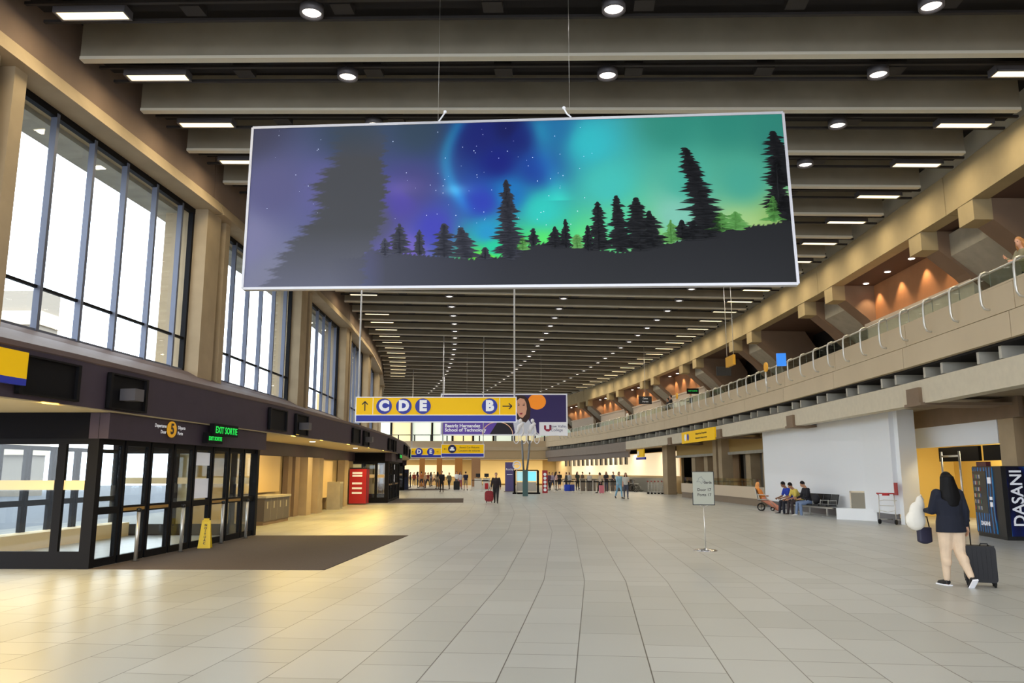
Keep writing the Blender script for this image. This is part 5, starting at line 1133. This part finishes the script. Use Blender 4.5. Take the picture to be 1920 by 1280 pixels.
far(3,1161,934,PI+0.3,1.72,'person in a light blue outfit carrying a bag walking before the check-in desks',(150,196,224),(130,180,214),hair=(110,90,70))
far(2,1174,935,PI-0.1,1.62,'person in a pale grey top and jeans just right of the person in light blue',(190,190,186),(70,76,96))
far(1,1258,920,PI,1.72,'person in a blue shirt standing behind the nested luggage carts',(60,90,190),(50,56,80),skin=(196,130,104))
for (k,r,lb,c) in ((16.2,10.3,'person in dark clothes standing at the far mezzanine rail',(30,30,34)),(20.5,10.3,'person in a white shirt behind the far mezzanine rail',(230,228,224)),(14.5,10.6,'person in a grey top behind the mezzanine hoops',(120,120,126))):
    far(0,0,0,ANG(k,10)+PI/2,1.7,lb,c,(30,30,34),loc=W(k,r,5.36))
def far_case(px,py,w,h,name,label,c,cat='suitcase'):
    t=thing(name,label,cat,onfloor(px,py),0.2); b=MB(); rbox(b,-w/2,w/2,-0.13,0.13,0.05,h,0.05); b.build('shell',mat('case_%d_%d_%d'%c,c,0.6),t); b=MB(); b.tube([(-w*0.2,0.08,h),(-w*0.2,0.08,h+0.3),(w*0.2,0.08,h+0.3),(w*0.2,0.08,h)],0.012); b.build('handle',blackp,t)
    for x in (-w*0.3,w*0.3): b=MB(); b.ell((x,0,0.04),(0.02,0.04,0.04),n=8); b.build('wheel',rubber,t)
far_case(856,919,0.55,0.85,'suitcase','tall black suitcase standing among the distant group',(24,24,28))
far_case(805,908,0.4,0.5,'suitcase','small black case beside the waiting crowd',(30,28,30))
far_case(813,909,0.35,0.5,'suitcase','second small black case left of the khaki tunic',(44,40,44))
far_case(1064,921,0.5,0.6,'suitcase','bright blue suitcase in the check-in queue',(30,70,200))
far_case(1073,921,0.4,0.6,'suitcase','darker blue suitcase next to the bright blue one',(36,50,140))
far_case(1128,925,0.35,0.65,'suitcase','pink suitcase at the check-in desks',(220,130,150))
far_case(912,917,0.3,0.6,'suitcase','small red case standing before the far desks',(190,40,50))
# far desks and small things before the yellow room
for px,c,lb in ((896,(236,230,220),'white counter desk before the far yellow room'),(912,(236,236,240),'second white counter desk beside the mint glass panel')):
    t=thing('counter_desk',lb,'desk',onfloor(px,917),0); b=MB(); b.box(-0.35,0.35,0,0.6,0,1.05); b.build('desk_body',mat('desk_white',(230,226,216),0.5),t); b=MB(); b.box(-0.38,0.38,-0.05,0.65,1.05,1.1); b.build('desk_top',beige,t)
    for x in (0.0,): b=MB(); b.box(x-0.22,x+0.22,0.2,0.25,1.2,1.55); b.box(x-0.03,x+0.03,0.2,0.25,1.1,1.2); b.build('monitor',blackp,t)
# ------------------------------------------------------------ outside: parkade, road, parked van
b=MB(); b.box(-60,-37.5,61,63.5,-0.2,16)
for z in (3,6.4,9.8,13.2): b.box(-60.2,-37.3,60.7,63.7,z,z+1.1,1)
T(b.build('parkade_building',[mat('parkade_shadow',(150,140,126),0.9),mat('parkade_band',(222,206,178),0.9)]),'tan banded multi-storey parkade seen through the first tall window','building')
b=MB()
for z in (0.6,3.2,5.8): b.kbox(-9,20,-44,-43.4,z,z+1.1,0)
b.kbox(-9,20,-45,-44.2,-0.2,8.4,1); T(b.build('parking_wall',[mat('parkade_pale',(128,124,116),0.9),mat('parkade_brick',(84,76,70),0.9,var=0.2,scale=2)]),'low pale parking structure across the road outside the glass entrance','building')
t=kthing('van','pale blue van parked at the kerb outside the glass entrance','van',3.6,-20.5,-0.15)
b=MB(); b.prism([(-0.95,-2.4),(0.95,-2.4),(0.95,2.4),(-0.95,2.4)],0.35,1.05); b.hexa([(-0.9,-2.3,1.05),(0.9,-2.3,1.05),(0.9,1.4,1.05),(-0.9,1.4,1.05),(-0.8,-2.2,1.85),(0.8,-2.2,1.85),(0.8,0.7,1.85),(-0.8,0.7,1.85)]); b.build('body_shell',mat('van_blue',(120,180,200),0.3),t)
b=MB(); b.hexa([(0.905,-2.0,1.1),(0.915,-2.0,1.1),(0.915,1.0,1.1),(0.905,1.0,1.1),(0.83,-1.9,1.7),(0.84,-1.9,1.7),(0.84,0.6,1.7),(0.83,0.6,1.7)]); b.build('side_window',mat('van_glass',(40,50,56),0.1),t)
for x in (-0.9,0.9):
    for y in (-1.5,1.5): b=MB(); b.rings([[(x+dx,y+0.33*math.cos(2*PI*i/18),0.33+0.33*math.sin(2*PI*i/18)) for i in range(18)] for dx in (-0.1,0.1)]); b.build('wheel',rubber,t)
